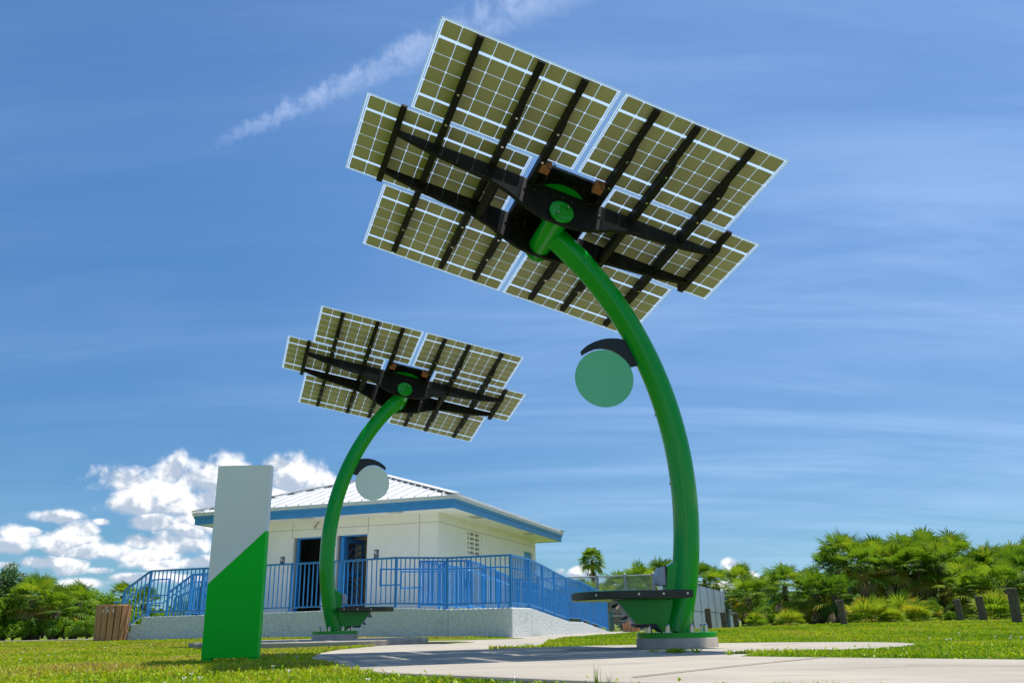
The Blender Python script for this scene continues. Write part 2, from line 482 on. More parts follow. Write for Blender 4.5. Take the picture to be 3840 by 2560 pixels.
def thing(name, label, cat, loc=(0, 0, 0), rotz=0.0, group=None):
    o = bpy.data.objects.new(name, None)
    o.empty_display_size = 0.2
    C.objects.link(o)
    o.location = loc
    o.rotation_euler = (0, 0, rotz)
    return tag(o, label, cat, group)

def from_arrays(name, verts, faces_n, mat, tint=None, smooth=False):
    """big mesh from numpy: verts (N,3), faces (M,k)"""
    verts = np.asarray(verts, np.float32); faces_n = np.asarray(faces_n, np.int32)
    me = bpy.data.meshes.new(name)
    me.vertices.add(len(verts)); me.vertices.foreach_set('co', verts.ravel())
    kf = faces_n.shape[1]
    me.loops.add(faces_n.size); me.loops.foreach_set('vertex_index', faces_n.ravel())
    me.polygons.add(len(faces_n))
    me.polygons.foreach_set('loop_start', np.arange(0, faces_n.size, kf, dtype=np.int32))
    me.polygons.foreach_set('loop_total', np.full(len(faces_n), kf, np.int32))
    if tint is not None:
        a = me.attributes.new('tint', 'FLOAT', 'FACE')
        a.data.foreach_set('value', np.asarray(tint, np.float32))
    me.update(); me.validate()
    if smooth:
        me.polygons.foreach_set('use_smooth', np.ones(len(faces_n), bool))
    me.materials.append(MATS[mat])
    return me

# ------------------------------------------------------------------ terrain
def sstep(a, b, v):
    t = np.clip((np.asarray(v, float) - a) / (b - a), 0, 1)
    return t * t * (3 - 2 * t)

def ground(x, y):
    x = np.asarray(x, float); y = np.asarray(y, float)
    h = -0.012 + 0 * x
    h = h - 0.010 * sstep(6.5, 4.0, y)                                        # dips towards the camera
    h = h - 0.015 * sstep(-1.0, -2.6, x) * sstep(9, 5.5, y)
    h = h + 0.075 * sstep(12, 21, y) * sstep(1.5, -6, x)
    h = h + 0.10 * sstep(14, 22, y) * sstep(6, 13, x)
    h = h - 0.14 * sstep(31, 42, y) * sstep(2, 6, x) * sstep(20, 14, x)
    h = h + 0.010 * np.sin(1.3 * x + 0.7 * y) * np.cos(0.9 * y - 0.4 * x)
    return h

def axis_pts(lo, hi, fine_lo, fine_hi, step):
    mid = np.arange(fine_lo, fine_hi + step, step)
    far_hi = fine_hi + np.geomspace(step, hi - fine_hi, 26)
    far_lo = fine_lo - np.geomspace(step, fine_lo - lo, 26)
    return np.unique(np.concatenate([far_lo, mid, far_hi]))
gx = axis_pts(-900, 900, -16, 16, 0.4)
gy = axis_pts(-400, 1400, -4, 46, 0.4)
GX, GY = np.meshgrid(gx, gy)
GZ = ground(GX, GY)
nv = np.stack([GX.ravel(), GY.ravel(), GZ.ravel()], 1)
nx, ny = len(gx), len(gy)
ii, jj = np.meshgrid(np.arange(nx - 1), np.arange(ny - 1))
a_ = (jj * nx + ii).ravel()
lawn = link('ground', from_arrays('ground', nv, np.stack([a_, a_ + 1, a_ + nx + 1, a_ + nx], 1), 'lawn', smooth=True))
tag(lawn, 'gently uneven green lawn reaching to the far thicket', None, None, 'structure')

# ------------------------------------------------------------------ concrete paths
SLABS = []
def slab(name, pts, top, thick, label, mat='pad_concrete', bevel=0.012):
    SLABS.append(np.array(pts, float))
    o = MB().prism(pts, top - thick, top, 'z').build(name, mat, None, bevel=bevel)
    return tag(o, label, None, None, 'structure')

def smooth_closed(pts, n=4):
    """Catmull-Rom through an outline"""
    P_ = [Vector((p[0], p[1], 0)) for p in pts]
    res = []
    for i in range(len(P_)):
        p0, p1, p2, p3 = P_[i - 1], P_[i], P_[(i + 1) % len(P_)], P_[(i + 2) % len(P_)]
        for s_ in range(n):
            t = s_ / n
            q = 0.5 * ((2 * p1) + (p2 - p0) * t + (2 * p0 - 5 * p1 + 4 * p2 - p3) * t * t + (3 * p1 - p0 - 3 * p2 + p3) * t ** 3)
            res.append((q.x, q.y))
    return res

walk = [(-1.66, 7.15), (-1.42, 6.3), (-1.16, 5.6), (-0.92, 4.95), (-0.66, 4.5), (-0.23, 4.04), (0.06, 3.72), (0.39, 3.36), (0.8, 3.08), (1.6, 2.5), (3.2, 1.6),
        (6.5, -0.4), (8.5, 0.8), (5.0, 2.9), (2.5, 4.4), (1.75, 5.2), (1.38, 5.60), (1.55, 5.9), (1.2, 6.9), (0.5, 7.8), (-0.2, 8.4), (-0.35, 9.3), (-0.7, 11.0), (-1.1, 12.4), (-1.72, 12.3), (-1.9, 11.1), (-2.0, 9.9), (-1.9, 8.6)]
slab('walkway', walk, 0.0, 0.12, 'pale concrete walkway bending across the foreground', 'pad_concrete')
tc1 = (1.38, 7.81)
ring1 = [(tc1[0] + 2.0 * math.cos(a) * (1.0 if math.cos(a) < 0 else 0.98), tc1[1] + (1.55 if math.sin(a) < 0 else 1.35) * math.sin(a)) for a in np.linspace(0, 2 * math.pi, 49)[:-1]]
slab('concrete_pad', ring1, 0.005, 0.12, 'round sandy concrete pad under the nearer solar tree', 'pad_concrete')
tc2 = (-2.82, 13.74)
ring2 = [(tc2[0] + (1.42 if math.cos(a) > 0 else 2.08) * math.cos(a), tc2[1] + 2.3 * math.sin(a)) for a in np.linspace(0, 2 * math.pi, 49)[:-1]]
slab('concrete_pad', ring2, 0.068, 0.14, 'raised round concrete pad under the farther solar tree', 'pad_concrete')
slab('ramp_path', [(-1.95, 12.2), (-1.7, 10.2), (-0.4, 9.0), (0.2, 9.35), (0.4, 12.5), (0.75, 16.0), (1.95, 20.5), (3.9, 26.2), (5.5, 31), (4.0, 31), (2.5, 27.2), (1.9, 25.5), (0.7, 21.5), (-0.35, 18.0), (-2.0, 17.7), (-3.6, 17.9), (-3.7, 16.4), (-2.3, 15.6), (-1.7, 14.0)], -0.004, 0.12, 'concrete path leading back to the foot of the ramp')
slab('far_path', [(-30, 27.0), (-14.2, 27.2), (-11.4, 25.6), (-11.0, 26.6), (-13.4, 29.0), (-30, 29.6)], 0.105, 0.14, 'strip of pale path in front of the left-hand thicket')
# control joints and cracks, as narrow dark inlays
for pth, wd in (([(-1.62, 7.02), (-0.6, 6.6), (0.4, 6.3)], 0.006), ([(0.45, 3.6), (1.05, 4.35), (1.75, 5.15)], 0.010), ([(-0.9, 4.95), (0.35, 6.7)], 0.006), ([(1.75, 4.1), (2.6, 3.5), (3.6, 2.9)], 0.008), ([(-0.35, 5.0), (0.3, 5.35), (0.75, 5.9), (1.0, 6.1)], 0.003), ([(2.35, 7.3), (2.1, 7.75), (2.55, 8.2)], 0.007)):
    mb = MB()
    for p, q in zip(pth[:-1], pth[1:]):
        p, q = Vector((*p, 0)), Vector((*q, 0))
        nn = (q - p).normalized().cross(Vector((0, 0, 1))) * wd
        zz = 0.0095 if pth[0][0] > 2 else 0.0045
        mb.poly([(*(p + nn).xy, zz), (*(q + nn).xy, zz), (*(q - nn).xy, zz), (*(p - nn).xy, zz)], [(0, 1, 2, 3)])
    tag(mb.build('paving_joint', 'joint_dark'), 'thin dark joint line in the concrete', None, None, 'structure')

# ------------------------------------------------------------------ solar trees
ARC = (0.3084, 0.2661, 0.0014, 4.1693)
def arc_points(n=48, L=None):
    al, k1, k2, LL = ARC
    s = np.linspace(0, L or LL, n)
    th = al - k1 * s - k2 * s * s
    ds = s[1] - s[0]
    mid = (th[1:] + th[:-1]) / 2
    x = np.concatenate([[0], np.cumsum(-np.sin(mid) * ds)]); z = np.concatenate([[0], np.cumsum(np.cos(mid) * ds)])
    return x, z

PL, PW, SEAM, MGAP, RGAP = 1.672, 1.05, 0.0144, 0.424, 0.022
CELL = 0.1552
def cell_mesh():
    h, c = CELL / 2, 0.011
    pts = [(-h + c, -h), (h - c, -h), (h - c * .3, -h + c * .3), (h, -h + c), (h, h - c), (h - c * .3, h - c * .3), (h - c, h), (-h + c, h), (-h + c * .3, h - c * .3), (-h, h - c), (-h, -h + c), (-h + c * .3, -h + c * .3)]
    me = MB().prism(pts, -0.002, 0.0012, 'z').mesh('cell')
    me.materials.append(MATS['cell_olive'])
    return me
CELL_ME = cell_mesh()
cu = [(-4.5 + i) * (CELL + 0.0050) for i in range(10)]
cv = []
yv = PW / 2 - 0.0215
for r_ in range(6):
    cv.append(yv - CELL / 2)
    yv -= CELL + (0.0303 if r_ in (0, 4) else 0.0053)
GLASS_ME = MB().box(-PL / 2 + 0.004, PL / 2 - 0.004, -PW / 2 + 0.004, PW / 2 - 0.004, -0.0014, -0.0004).mesh('glass')
GLASS_ME.materials.append(MATS['module_glass'])
fr = MB()
fw, ft = 0.010, 0.005
fr.box(-PL / 2, PL / 2, -PW / 2, -PW / 2 + fw, -ft, ft * .6).box(-PL / 2, PL / 2, PW / 2 - fw, PW / 2, -ft, ft * .6)
fr.box(-PL / 2, -PL / 2 + fw, -PW / 2 + fw, PW / 2 - fw, -ft, ft * .6).box(PL / 2 - fw, PL / 2, -PW / 2 + fw, PW / 2 - fw, -ft, ft * .6)
FRAME_ME = fr.mesh('frame'); FRAME_ME.materials.append(MATS['module_edge'])
BUS_ME = MB().box(-0.0022, 0.0022, -0.16, 0.16, -0.0004, 0.001).mesh('busbar'); BUS_ME.materials.append(MATS['dark_wire'])

def rib_mesh(long_):
    if long_:
        prof = [(-1.50, 0.006), (1.58, 0.006), (1.58, 0.036), (1.545, 0.05), (1.16, 0.055), (1.10, 0.105), (1.02, 0.130), (0.9, 0.135), (-0.95, 0.12), (-1.10, 0.06), (-1.50, 0.05)]
    else:
        prof = [(-0.44, 0.006), (0.56, 0.006), (0.56, 0.04), (0.36, 0.05), (0.34, 0.10), (-0.36, 0.115), (-0.44, 0.10)]
    me = MB().prism(prof, -0.031, 0.031, 'x').mesh('rib', bevel=0.004)
    me.materials.append(MATS['black_paint'])
    return me
RIB_L, RIB_S = rib_mesh(True), rib_mesh(False)
def beam_mesh():
    half = [(0.0, 0.470), (0.10, 0.470), (0.22, 0.455), (0.34, 0.415), (0.44, 0.37), (0.55, 0.315), (0.78, 0.245), (1.05, 0.218), (1.35, 0.188), (1.58, 0.145), (1.745, 0.105)]
    lower = [(-u, w_) for u, w_ in half[::-1]] + half[1:]
    prof = lower + [(1.745, 0.062), (0.5, 0.05), (-0.5, 0.05), (-1.745, 0.062)]
    mb = MB().prism(prof, -0.022, 0.022, 'y')
    me = mb.mesh('beam', bevel=0.007)
    me.materials.append(MATS['black_paint'])
    return me
BEAM_ME = beam_mesh()
bolt = MB().tube([(0, 0, 0), (0, 0, 0.028)], 0.021, 6).tube([(0, 0, 0.028), (0, 0, 0.052)], 0.019, 6).tube([(0, 0, 0.052), (0, 0, 0.066), (0, 0, 0.072)], [0.019, 0.015, 0.004], 8)
BOLT_ME = bolt.mesh('bolt', True); BOLT_ME.materials.append(MATS['steel'])
sb = MB().tube([(0, 0, 0), (0, 0, 0.008)], 0.013, 8)
SMALL_BOLT = sb.mesh('bolt', True); SMALL_BOLT.materials.append(MATS['steel'])

def solar_tree(base, zpad, flange, azim, arr_c, U, V, N, disc_mat, label):
    """base: xy of the footing, azim: direction the pole leans to, array centre and axes in world"""
    root = thing('solar_tree', label, 'solar tree', (base[0], base[1], zpad), azim, 'two curved solar trees')
    fz = flange - zpad                                   # flange top above the pad
    # footing, flange, bolts
    foot = MB()
    nseg = 48
    foot.tube([(0, 0, -0.05), (0, 0, fz - 0.052), (0, 0, fz - 0.044)], [0.353, 0.350, 0.345], nseg)
    foot.build('footing', 'footing_concrete', root, True)
    MB().tube([(0, 0, fz - 0.044), (0, 0, fz - 0.004), (0, 0, fz)], [0.345, 0.345, 0.341], nseg).build('flange', 'green_paint', root, True)
    for i in range(8):
        a = 2 * math.pi * (i + 0.3) / 8
        link('bolt', BOLT_ME, root, (0.262 * math.cos(a), 0.262 * math.sin(a), fz))
    # pole
    ax, az_ = arc_points(64, ARC[3] - 0.02)
    pts = [(x_, 0, fz + z_) for x_, z_ in zip(ax, az_)]
    MB().tube(pts[:58], 0.117, 36).build('pole', 'green_paint', root, True)
    MB().tube(pts[56:], 0.1215, 36).build('pole_sleeve', 'green_paint', root, True)
    MB().tube([pts[0], (pts[0][0], 0, fz + 0.02)], [0.135, 0.118], 36).build('weld_ring', 'green_paint', root, True)
    # inspection stitching of small rivets up the inner side
    for zi in (20, 30):
        p = pts[zi]
        link('rivet', SMALL_BOLT, root, (p[0] + 0.113, -0.03, p[2])).rotation_euler = (0, R_(90), 0)
    # bracket below the seat and box above it
    hw = 0.065
    low = [(0.53, 0.274), (0.37, 0.075), (0.195, 0.075), (0.14, 0.004), (-0.05, 0.004), (-0.13, 0.273), (0.10, 0.273), (0.53, 0.2735)]
    br = MB().prism([(x_, fz + z_) for x_, z_ in low], -hw, hw, 'y').build('seat_bracket', 'green_paint', root, bevel=0.004)
    MB().prism([(x_, fz + z_) for x_, z_ in [(0.395, 0.066), (0.365, 0.044), (0.195, 0.046), (0.155, 0.006), (0.142, 0.004), (0.195, 0.073), (0.37, 0.073)]], -hw - 0.012, hw + 0.012, 'y').build('skid_plate', 'navy_black', root)
    MB().prism([(x_, fz + z_) for x_, z_ in [(0.545, 0.272), (0.385, 0.072), (0.372, 0.076), (0.531, 0.2735)]], -hw - 0.006, hw + 0.006, 'y').build('cover_strip', 'outlet_grey', root)
    for zz, xx in ((0.24, 0.512), (0.135, 0.432)):
        link('knob', BOLT_ME, root, (xx - 0.01, -0.05, fz + zz)).rotation_euler = (0, R_(128), 0)
        link('knob', BOLT_ME, root, (xx - 0.01, 0.05, fz + zz)).rotation_euler = (0, R_(128), 0)
    upb = [(0.078, 0.36), (0.052, 0.557), (-0.10, 0.645), (-0.16, 0.50), (-0.14, 0.30), (0.078, 0.30)]
    MB().prism([(x_, fz + z_) for x_, z_ in upb], -hw, hw, 'y').build('socket_box', 'green_paint', root, bevel=0.004)
    ob = MB().prism([(0.060, 0.555), (0.130, 0.545), (0.158, 0.47), (0.158, 0.415), (0.145, 0.392), (0.072, 0.392)], -0.058, 0.058, 'y')
    ob.v = [(v[0], v[1], v[2] + fz) for v in ob.v]
    ob.build('outlet_cover', 'outlet_grey', root, bevel=0.008)
    MB().box(0.064, 0.075, -0.064, 0.064, fz + 0.388, fz + 0.562).build('outlet_gasket', 'black_edge', root)
    # seat: flat racetrack board with a slot for the pole, black edge band
    W_ = 0.47
    outl = [(-0.035, -W_)] + [(0.44 + 0.47 * math.sin(t_), -W_ * math.cos(t_)) for t_ in np.linspace(0, math.pi, 33)] + [(-0.035, W_), (-0.035, 0.15), (0.10, 0.15), (0.10, -0.15), (-0.035, -0.15)]
    zt = fz + 0.340
    MB().prism(outl, zt - 0.066, zt, 'z').build('seat', 'black_edge', root, bevel=0.006)
    inner = [(x_ * 0.97 + 0.012, y_ * 0.95) for x_, y_ in outl[1:34]]
    MB().prism(inner, zt + 0.0005, zt + 0.006, 'z').build('seat_top', 'disc_green', root)
    for sgn in (-1, 1):
        for xx in (0.015, 0.22, 0.43):
            sb_ = link('rivet', SMALL_BOLT, root, (xx, sgn * W_, zt - 0.03)); sb_.rotation_euler = (R_(90) * (1 if sgn < 0 else -1), 0, 0); sb_.scale = (.75,) * 3
        for t_ in (0.75,):
            xx, yy = 0.44 + 0.47 * math.sin(t_), sgn * W_ * math.cos(t_)
            sb_ = link('rivet', SMALL_BOLT, root, (xx, yy, zt - 0.03)); sb_.rotation_euler = (0, R_(90), math.atan2(yy, xx - 0.44)); sb_.scale = (.75,) * 3
    # round plate and its crescent arm
    dc, dr = (0.512, 2.302), 0.283
    circ = [(dc[0] + dr * math.cos(a), fz + dc[1] + dr * math.sin(a)) for a in np.linspace(0, 2 * math.pi, 65)[:-1]]
    MB().prism(circ, -0.008, 0.008, 'y').build('round_plate', disc_mat, root, bevel=0.002)
    co = [(0.731, 2.565), (0.695, 2.600), (0.661, 2.627), (0.60, 2.660), (0.525, 2.687), (0.47, 2.698), (0.411, 2.702), (0.35, 2.699), (0.288, 2.687), (0.20, 2.66), (0.10, 2.53), (0.14, 2.44), (0.247, 2.417)]
    ci = [(0.27, 2.455), (0.295, 2.488), (0.355, 2.542), (0.418, 2.580), (0.475, 2.594), (0.529, 2.601), (0.59, 2.594), (0.643, 2.572), (0.69, 2.547), (0.719, 2.527)]
    MB().prism([(x_, fz + z_) for x_, z_ in co + ci], -0.02, 0.02, 'y').build('plate_arm', 'navy_black', root, bevel=0.003)
    # ---------------- head: placed in the tree's own frame
    inv = Matrix.Translation((base[0], base[1], zpad)) @ Matrix.Rotation(azim, 4, 'Z')
    inv = inv.inverted()
    A = Matrix((( U[0], V[0], N[0], arr_c[0]), (U[1], V[1], N[1], arr_c[1]), (U[2], V[2], N[2], arr_c[2]), (0, 0, 0, 1)))
    H_ = inv @ A
    def head(o, loc=(0, 0, 0), extra=None):
        o.matrix_local = H_ @ Matrix.Translation(loc) @ (extra or Matrix.Identity(4))
        return o
    MB().tube([(0, -0.33, 0.345), (0, 0.30, 0.345)], 0.118, 36).build('hub_tube', 'green_paint', root, True)
    head(root.children[-1])
    # find parts just made by name through return values instead of order
    hub = [c for c in root.children if c.name.startswith('hub_tube')][0]
    head(hub)
    head(MB().tube([(0, 0.300, 0.345), (0, 0.322, 0.345), (0, 0.326, 0.345)], [0.126, 0.126, 0.122], 40).build('hub_cap', 'green_paint', root, True))
    head(MB().tube([(0, -0.352, 0.345), (0, -0.33, 0.345)], [0.126, 0.126], 40).build('hub_cap', 'green_paint', root, True))
    for du, dw in ((0.045, -0.05), (-0.045, 0.055)):
        head(link('cap_bolt', BOLT_ME, root), (du, 0.325, 0.345 + dw), Matrix.Rotation(R_(-90), 4, 'X') @ Matrix.Scale(0.6, 4))
    for vb in (0.268, -0.268):
        head(link('beam', BEAM_ME, root), (0, vb, 0))
        for q in range(8):
            a = R_(200 + 20 * q) if q else R_(200)
        for q in range(9):
            uu = -0.40 + 0.1 * q
            ww = 0.14 + 0.05 * (uu * uu) / 0.16
            head(link('rivet', SMALL_BOLT, root), (uu, vb + 0.0215, ww), Matrix.Rotation(R_(-90), 4, 'X') @ Matrix.Scale(0.75, 4))
    for uu in (-1.325, -0.765, -0.355, 0.345, 0.752, 1.312):
        rb = head(link('rib', RIB_L, root), (uu, 0, 0))
        for vv in (-1.0, -0.62, 0.62, 1.0):
            link('bolt', SMALL_BOLT, rb, (0.0, vv, 0.128 if vv > -0.9 else 0.112))
    for uu in (-1.735, 1.715):
        head(link('rib', RIB_S, root), (uu, 0, 0))
    for uu in (-0.685, 0.69):
        head(MB().tube([(0, -0.25, 0), (0, 0.25, 0)], 0.052, 20).build('cross_tube', 'black_paint', root, True), (uu, 0, 0.215))
    # centre plate, pan and green disc seen between the beams
    head(MB().box(-0.39, 0.39, -0.52, 0.530, 0.016, 0.045).build('centre_plate', 'black_edge', root))
    head(MB().tube([(0, 0.05, 0.048), (0, 0.05, 0.060)], 0.315, 48).build('turntable', 'green_paint', root, True))
    head(MB().box(-0.33, 0.33, -0.245, 0.245, 0.110, 0.135).build('hub_plate', 'black_edge', root))
    for uu in (-0.30, 0.262):
        bx_ = head(MB().box(-0.05, 0.05, -0.055, 0.055, 0.0, 0.085).build('junction_box', 'copper_box', root, bevel=0.006), (uu, 0.545, 0.05))
        wire = [(0.05 * math.cos(t_) + 0.03, 0.07 + 0.03 * math.sin(3 * t_), 0.05 + 0.05 * math.sin(t_)) for t_ in np.linspace(-1, 3.6, 16)]
        MB().tube(wire, 0.0045, 5).build('cable', 'dark_wire', bx_)
        wire = [(0.03, -0.05, 0.05), (0.06, -0.12, 0.075), (0.04, -0.2, 0.07), (-0.02, -0.26, 0.06)]
        MB().tube(wire, 0.0045, 5).build('cable', 'dark_wire', bx_)
    # modules: glass, frame, busbars, cells
    rowpitch = PW + RGAP
    for rr, vc in ((0, rowpitch), (1, 0.0), (2, -rowpitch)):
        off = (SEAM if rr != 1 else MGAP) + PL / 2
        for sgn in (-1, 1):
            pan = head(link('solar_panel', GLASS_ME, root), (sgn * off, vc, -0.004 if rr == 1 else 0.0))
            link('frame', FRAME_ME, pan)
            for sx_ in (-1, 1):
                for q0 in (-0.34, 0.0, 0.34):
                    link('busbar', BUS_ME, pan, (sx_ * (PL / 2 - 0.023), q0, 0))
            hid = {0: 5, 1: 3, 2: 0}[rr]                # the row most hidden by the steelwork
            mb = MB()
            for r_ in range(6):
                for c_ in range(10):
                    if r_ == hid:
                        for p in CELL_ME.vertices: pass
                        n0 = len(mb.v)
                        mb.v += [(p.co.x + cu[c_], p.co.y + cv[r_], p.co.z) for p in CELL_ME.vertices]
                        mb.f += [tuple(n0 + i for i in f.vertices) for f in CELL_ME.polygons]
                    else:
                        link('cell', CELL_ME, pan, (cu[c_], cv[r_], 0))
            o_ = mb.build('cell_row', 'cell_olive', pan)
            o_['kind'] = 'stuff'
    return root

U1, V1, N1 = (0.91983, 0.30519, -0.24651), (0.35836, -0.90933, 0.21141), (-0.1596, -0.2828, -0.9458)
U2, V2, N2 = (0.94071, 0.28482, -0.18422), (0.32445, -0.91396, 0.24374), (-0.0990, -0.2891, -0.9522)
solar_tree((1.383, 7.812), 0.004, 0.128, math.pi + 0.1092, (0.4499, 7.7453, 4.2628), U1, V1, N1, 'disc_green', 'tall green solar tree with a green round plate, the nearer and larger one')
solar_tree((-2.8206, 13.7385), 0.067, 0.194, 0.423, (-1.9101, 14.2642, 4.3231), U2, V2, N2, 'disc_pale', 'green solar tree with a pale grey round plate in front of the restroom building')

# ------------------------------------------------------------------ monolith sign
sgn_root = thing('totem_sign', 'upright slab sign, grey top and slanted green lower half, standing in the lawn', 'sign', (-2.095, 6.55, -0.03), 0.0)
sw, st_ = 0.2035, 0.085
z0, z1 = 0.058, 1.458
zl, zr = z0 + 0.516, z0 + 0.90
MB().prism([(-sw, z0), (sw, z0), (sw, zr), (-sw, zl)], -0.05, -0.05 + st_, 'y').build('green_panel', 'sign_green', sgn_root, bevel=0.0025)
MB().prism([(-sw, zl + 0.0008), (sw, zr + 0.0008), (sw, z1), (-sw, z1)], -0.05, -0.05 + st_, 'y').build('white_panel', 'sign_white', sgn_root, bevel=0.0025)
MB().box(-sw + 0.003, -sw + 0.068, -0.045, 0.03, -0.12, z0 - 0.001).build('foot', 'sign_green', sgn_root)
MB().box(sw - 0.068, sw - 0.003, -0.045, 0.03, -0.12, z0 - 0.001).build('foot', 'sign_green', sgn_root)

# ------------------------------------------------------------------ restroom building and its raised deck (own axes)
BLD = Vector((-0.112, 18.507, 0.0))
BROT = R_(-18.172)
def bworld(x, y, z=0.0):
    return Vector((BLD.x + x * math.cos(BROT) - y * math.sin(BROT), BLD.y + x * math.sin(BROT) + y * math.cos(BROT), z))

deck = thing('raised_deck', 'raised pale stucco deck with ramp and steps in front of the restrooms', 'deck', BLD, BROT)
prof = [(-9.48, -0.4), (-9.48, 0.606), (-6.0, 0.618), (-2.72, 0.645), (-1.5, 0.588), (-1.452, 0.588), (-1.452, -0.4)]
MB().prism(prof, 0.0, 4.49, 'y').build('deck_body', 'stucco_white', deck, bevel=0.012)
MB().prism([(-0.0, -0.4), (-1.45, -0.4), (-1.45, 0.587), (-0.0, 0.587)], 0.0, 1.38, 'y').build('landing', 'stucco_white', deck, bevel=0.02)
MB().prism([(1.382, -0.4), (1.382, 0.585), (4.62, 0.303), (6.10, 0.283), (9.39, 0.0), (9.39, -0.4)], -1.45, -0.002, 'x').build('ramp', 'stucco_white', deck, bevel=0.012)
for i, (xa, zt) in enumerate(((-9.48, 0.442), (-9.775, 0.265), (-10.07, 0.12))):
    MB().box(xa - 0.292, xa - 0.002, 0.002, 1.62, -0.2, zt).build('step', 'stucco_white', deck, bevel=0.008)

bl = thing('restroom_building', 'cream restroom building with white metal hip roof and blue fascia', 'building', BLD, BROT)
XW0, XW1, YW0, YW1, ZF, ZS = -10.37, -3.636, 4.5, 13.75, 0.62, 3.28
T = 0.2
d1 = (-8.147, -7.294); d2 = (-6.710, -5.829); ZD = 2.80
def wall(mb, name='wall', mat='wall_cream', par=None):
    return mb.build(name, mat, par or bl)
# front wall around two openings (openings include the white reveal at the left of each frame)
def front_piece(x0, x1, z0_, z1_):
    wall(MB().box(x0, x1, YW0, YW0 + T, z0_, z1_))
front_piece(XW0, d1[0] - 0.10, ZF - 0.6, ZS)
front_piece(d1[1] + 0.06, d2[0] - 0.10, ZF - 0.6, ZS)
front_piece(d2[1], XW1, ZF - 0.6, ZS)
front_piece(d1[0] - 0.10, d1[1] + 0.06, ZD, ZS)
front_piece(d2[0] - 0.10, d2[1], ZD, ZS)
# side wall with the breeze-block opening
VY0, VY1, VZ0, VZ1 = 6.73, 7.99, 2.30, 2.99
DY0, DY1, DZ1 = 12.31, 13.32, 2.79
for (a, b_, c_, d_) in ((YW0 + T, VY0, 0, ZS), (VY0, VY1, 0, VZ0), (VY0, VY1, VZ1, ZS), (VY1, DY0, 0, ZS), (DY0, DY1, DZ1, ZS), (DY1, YW1, 0, ZS)):
    wall(MB().box(XW1 - T, XW1, a, b_, c_, d_))
wall(MB().box(XW0, XW0 + T, YW0 + T, YW1, 0, ZS))
wall(MB().box(XW0 + T, XW1 - T, YW1 - T, YW1, 0, ZS))
# interior partitions
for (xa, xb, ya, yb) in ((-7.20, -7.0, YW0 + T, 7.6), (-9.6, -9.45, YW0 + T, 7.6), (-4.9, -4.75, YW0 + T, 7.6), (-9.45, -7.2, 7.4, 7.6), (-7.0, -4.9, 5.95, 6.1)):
    MB().box(xa, xb, ya, yb, ZF - 0.3, ZS).build('partition', 'interior_beige' if xa > -7.1 else 'interior_shade', bl)
MB().box(-9.6, -4.75, YW0, 7.6, ZF - 0.35, ZF - 0.005).build('floor', 'footing_concrete', bl)
# score joints in the render, standing 2 mm proud as caulk lines
for xj in (-8.30, -5.808, -4.21):
    MB().box(xj - 0.007, xj + 0.007, YW0 - 0.003, YW0, (ZD if xj < -4.5 else ZF), ZS).build('wall_joint', 'wall_joint', bl)
MB().box(XW0, XW1, YW0 - 0.004, YW0, 3.020, 3.032).build('wall_joint', 'wall_joint', bl)
MB().box(XW1, XW1 + 0.004, YW0, YW1, 3.020, 3.032).build('wall_joint', 'wall_joint', bl)
for yj in (5.05, 5.75):
    MB().box(XW1, XW1 + 0.003, yj - 0.005, yj + 0.005, ZF, ZS).build('wall_joint', 'soffit_cream', bl)
# doors
def door(xa, xb, name, open_leaf):
    d = bpy.data.objects.new(name, None); C.objects.link(d); d.parent = bl; d.location = (xa, YW0 + 0.06, ZF)
    wdt = xb - xa
    MB().box(0, 0.05, 0, 0.10, 0, ZD - ZF - 0.002).build('jamb', 'rail_blue', d)
    if open_leaf:
        MB().box(0.055, 0.105, 0.0, 0.10, 0, ZD - ZF - 0.045).build('jamb', 'rail_blue', d)
    MB().box(0.0, wdt, 0.0, 0.10, ZD - ZF - 0.04, ZD - ZF - 0.003).build('door_head', 'rail_blue', d)
    if open_leaf:
        lf = bpy.data.objects.new('gate_leaf', None); C.objects.link(lf); lf.parent = d
        lf.location = (0.11, 0.10, 0.02); lf.rotation_euler = (0, 0, R_(79))
        LW, LH = 0.84, ZD - ZF - 0.09
        fm = MB().box(0, 0.10, -0.02, 0.02, 0, LH).box(LW - 0.10, LW, -0.02, 0.02, 0, LH).box(0.10, LW - 0.10, -0.02, 0.02, LH - 0.14, LH).box(0.10, LW - 0.10, -0.02, 0.02, 0, 0.14)
        fm.box(0.10, LW - 0.10, -0.019, 0.019, 1.02, 1.14)
        fm.build('leaf_frame', 'door_blue', lf)
        for half, (zb, zt_) in enumerate(((0.14, 1.02), (1.14, LH - 0.14))):
            for q in range(6):
                r0 = 0.16 + q * 0.155
                pts = []
                for t_ in np.linspace(0, math.pi / 2, 14):
                    x_ = (LW - 0.10) - r0 * 0.95 * math.cos(t_) if half else 0.10 + r0 * 0.95 * math.cos(t_)
                    z_ = zb + r0 * math.sin(t_) * 1.05
                    if 0.09 < x_ < LW - 0.09 and z_ < zt_ + 0.01: pts.append((x_, 0, z_))
                if len(pts) > 2:
                    MB().tube(pts, 0.016, 5).build('curved_bar', 'door_blue', lf)
    return d
door(d1[0], d1[1], 'doorway', False)
door(d2[0], d2[1], 'doorway', True)
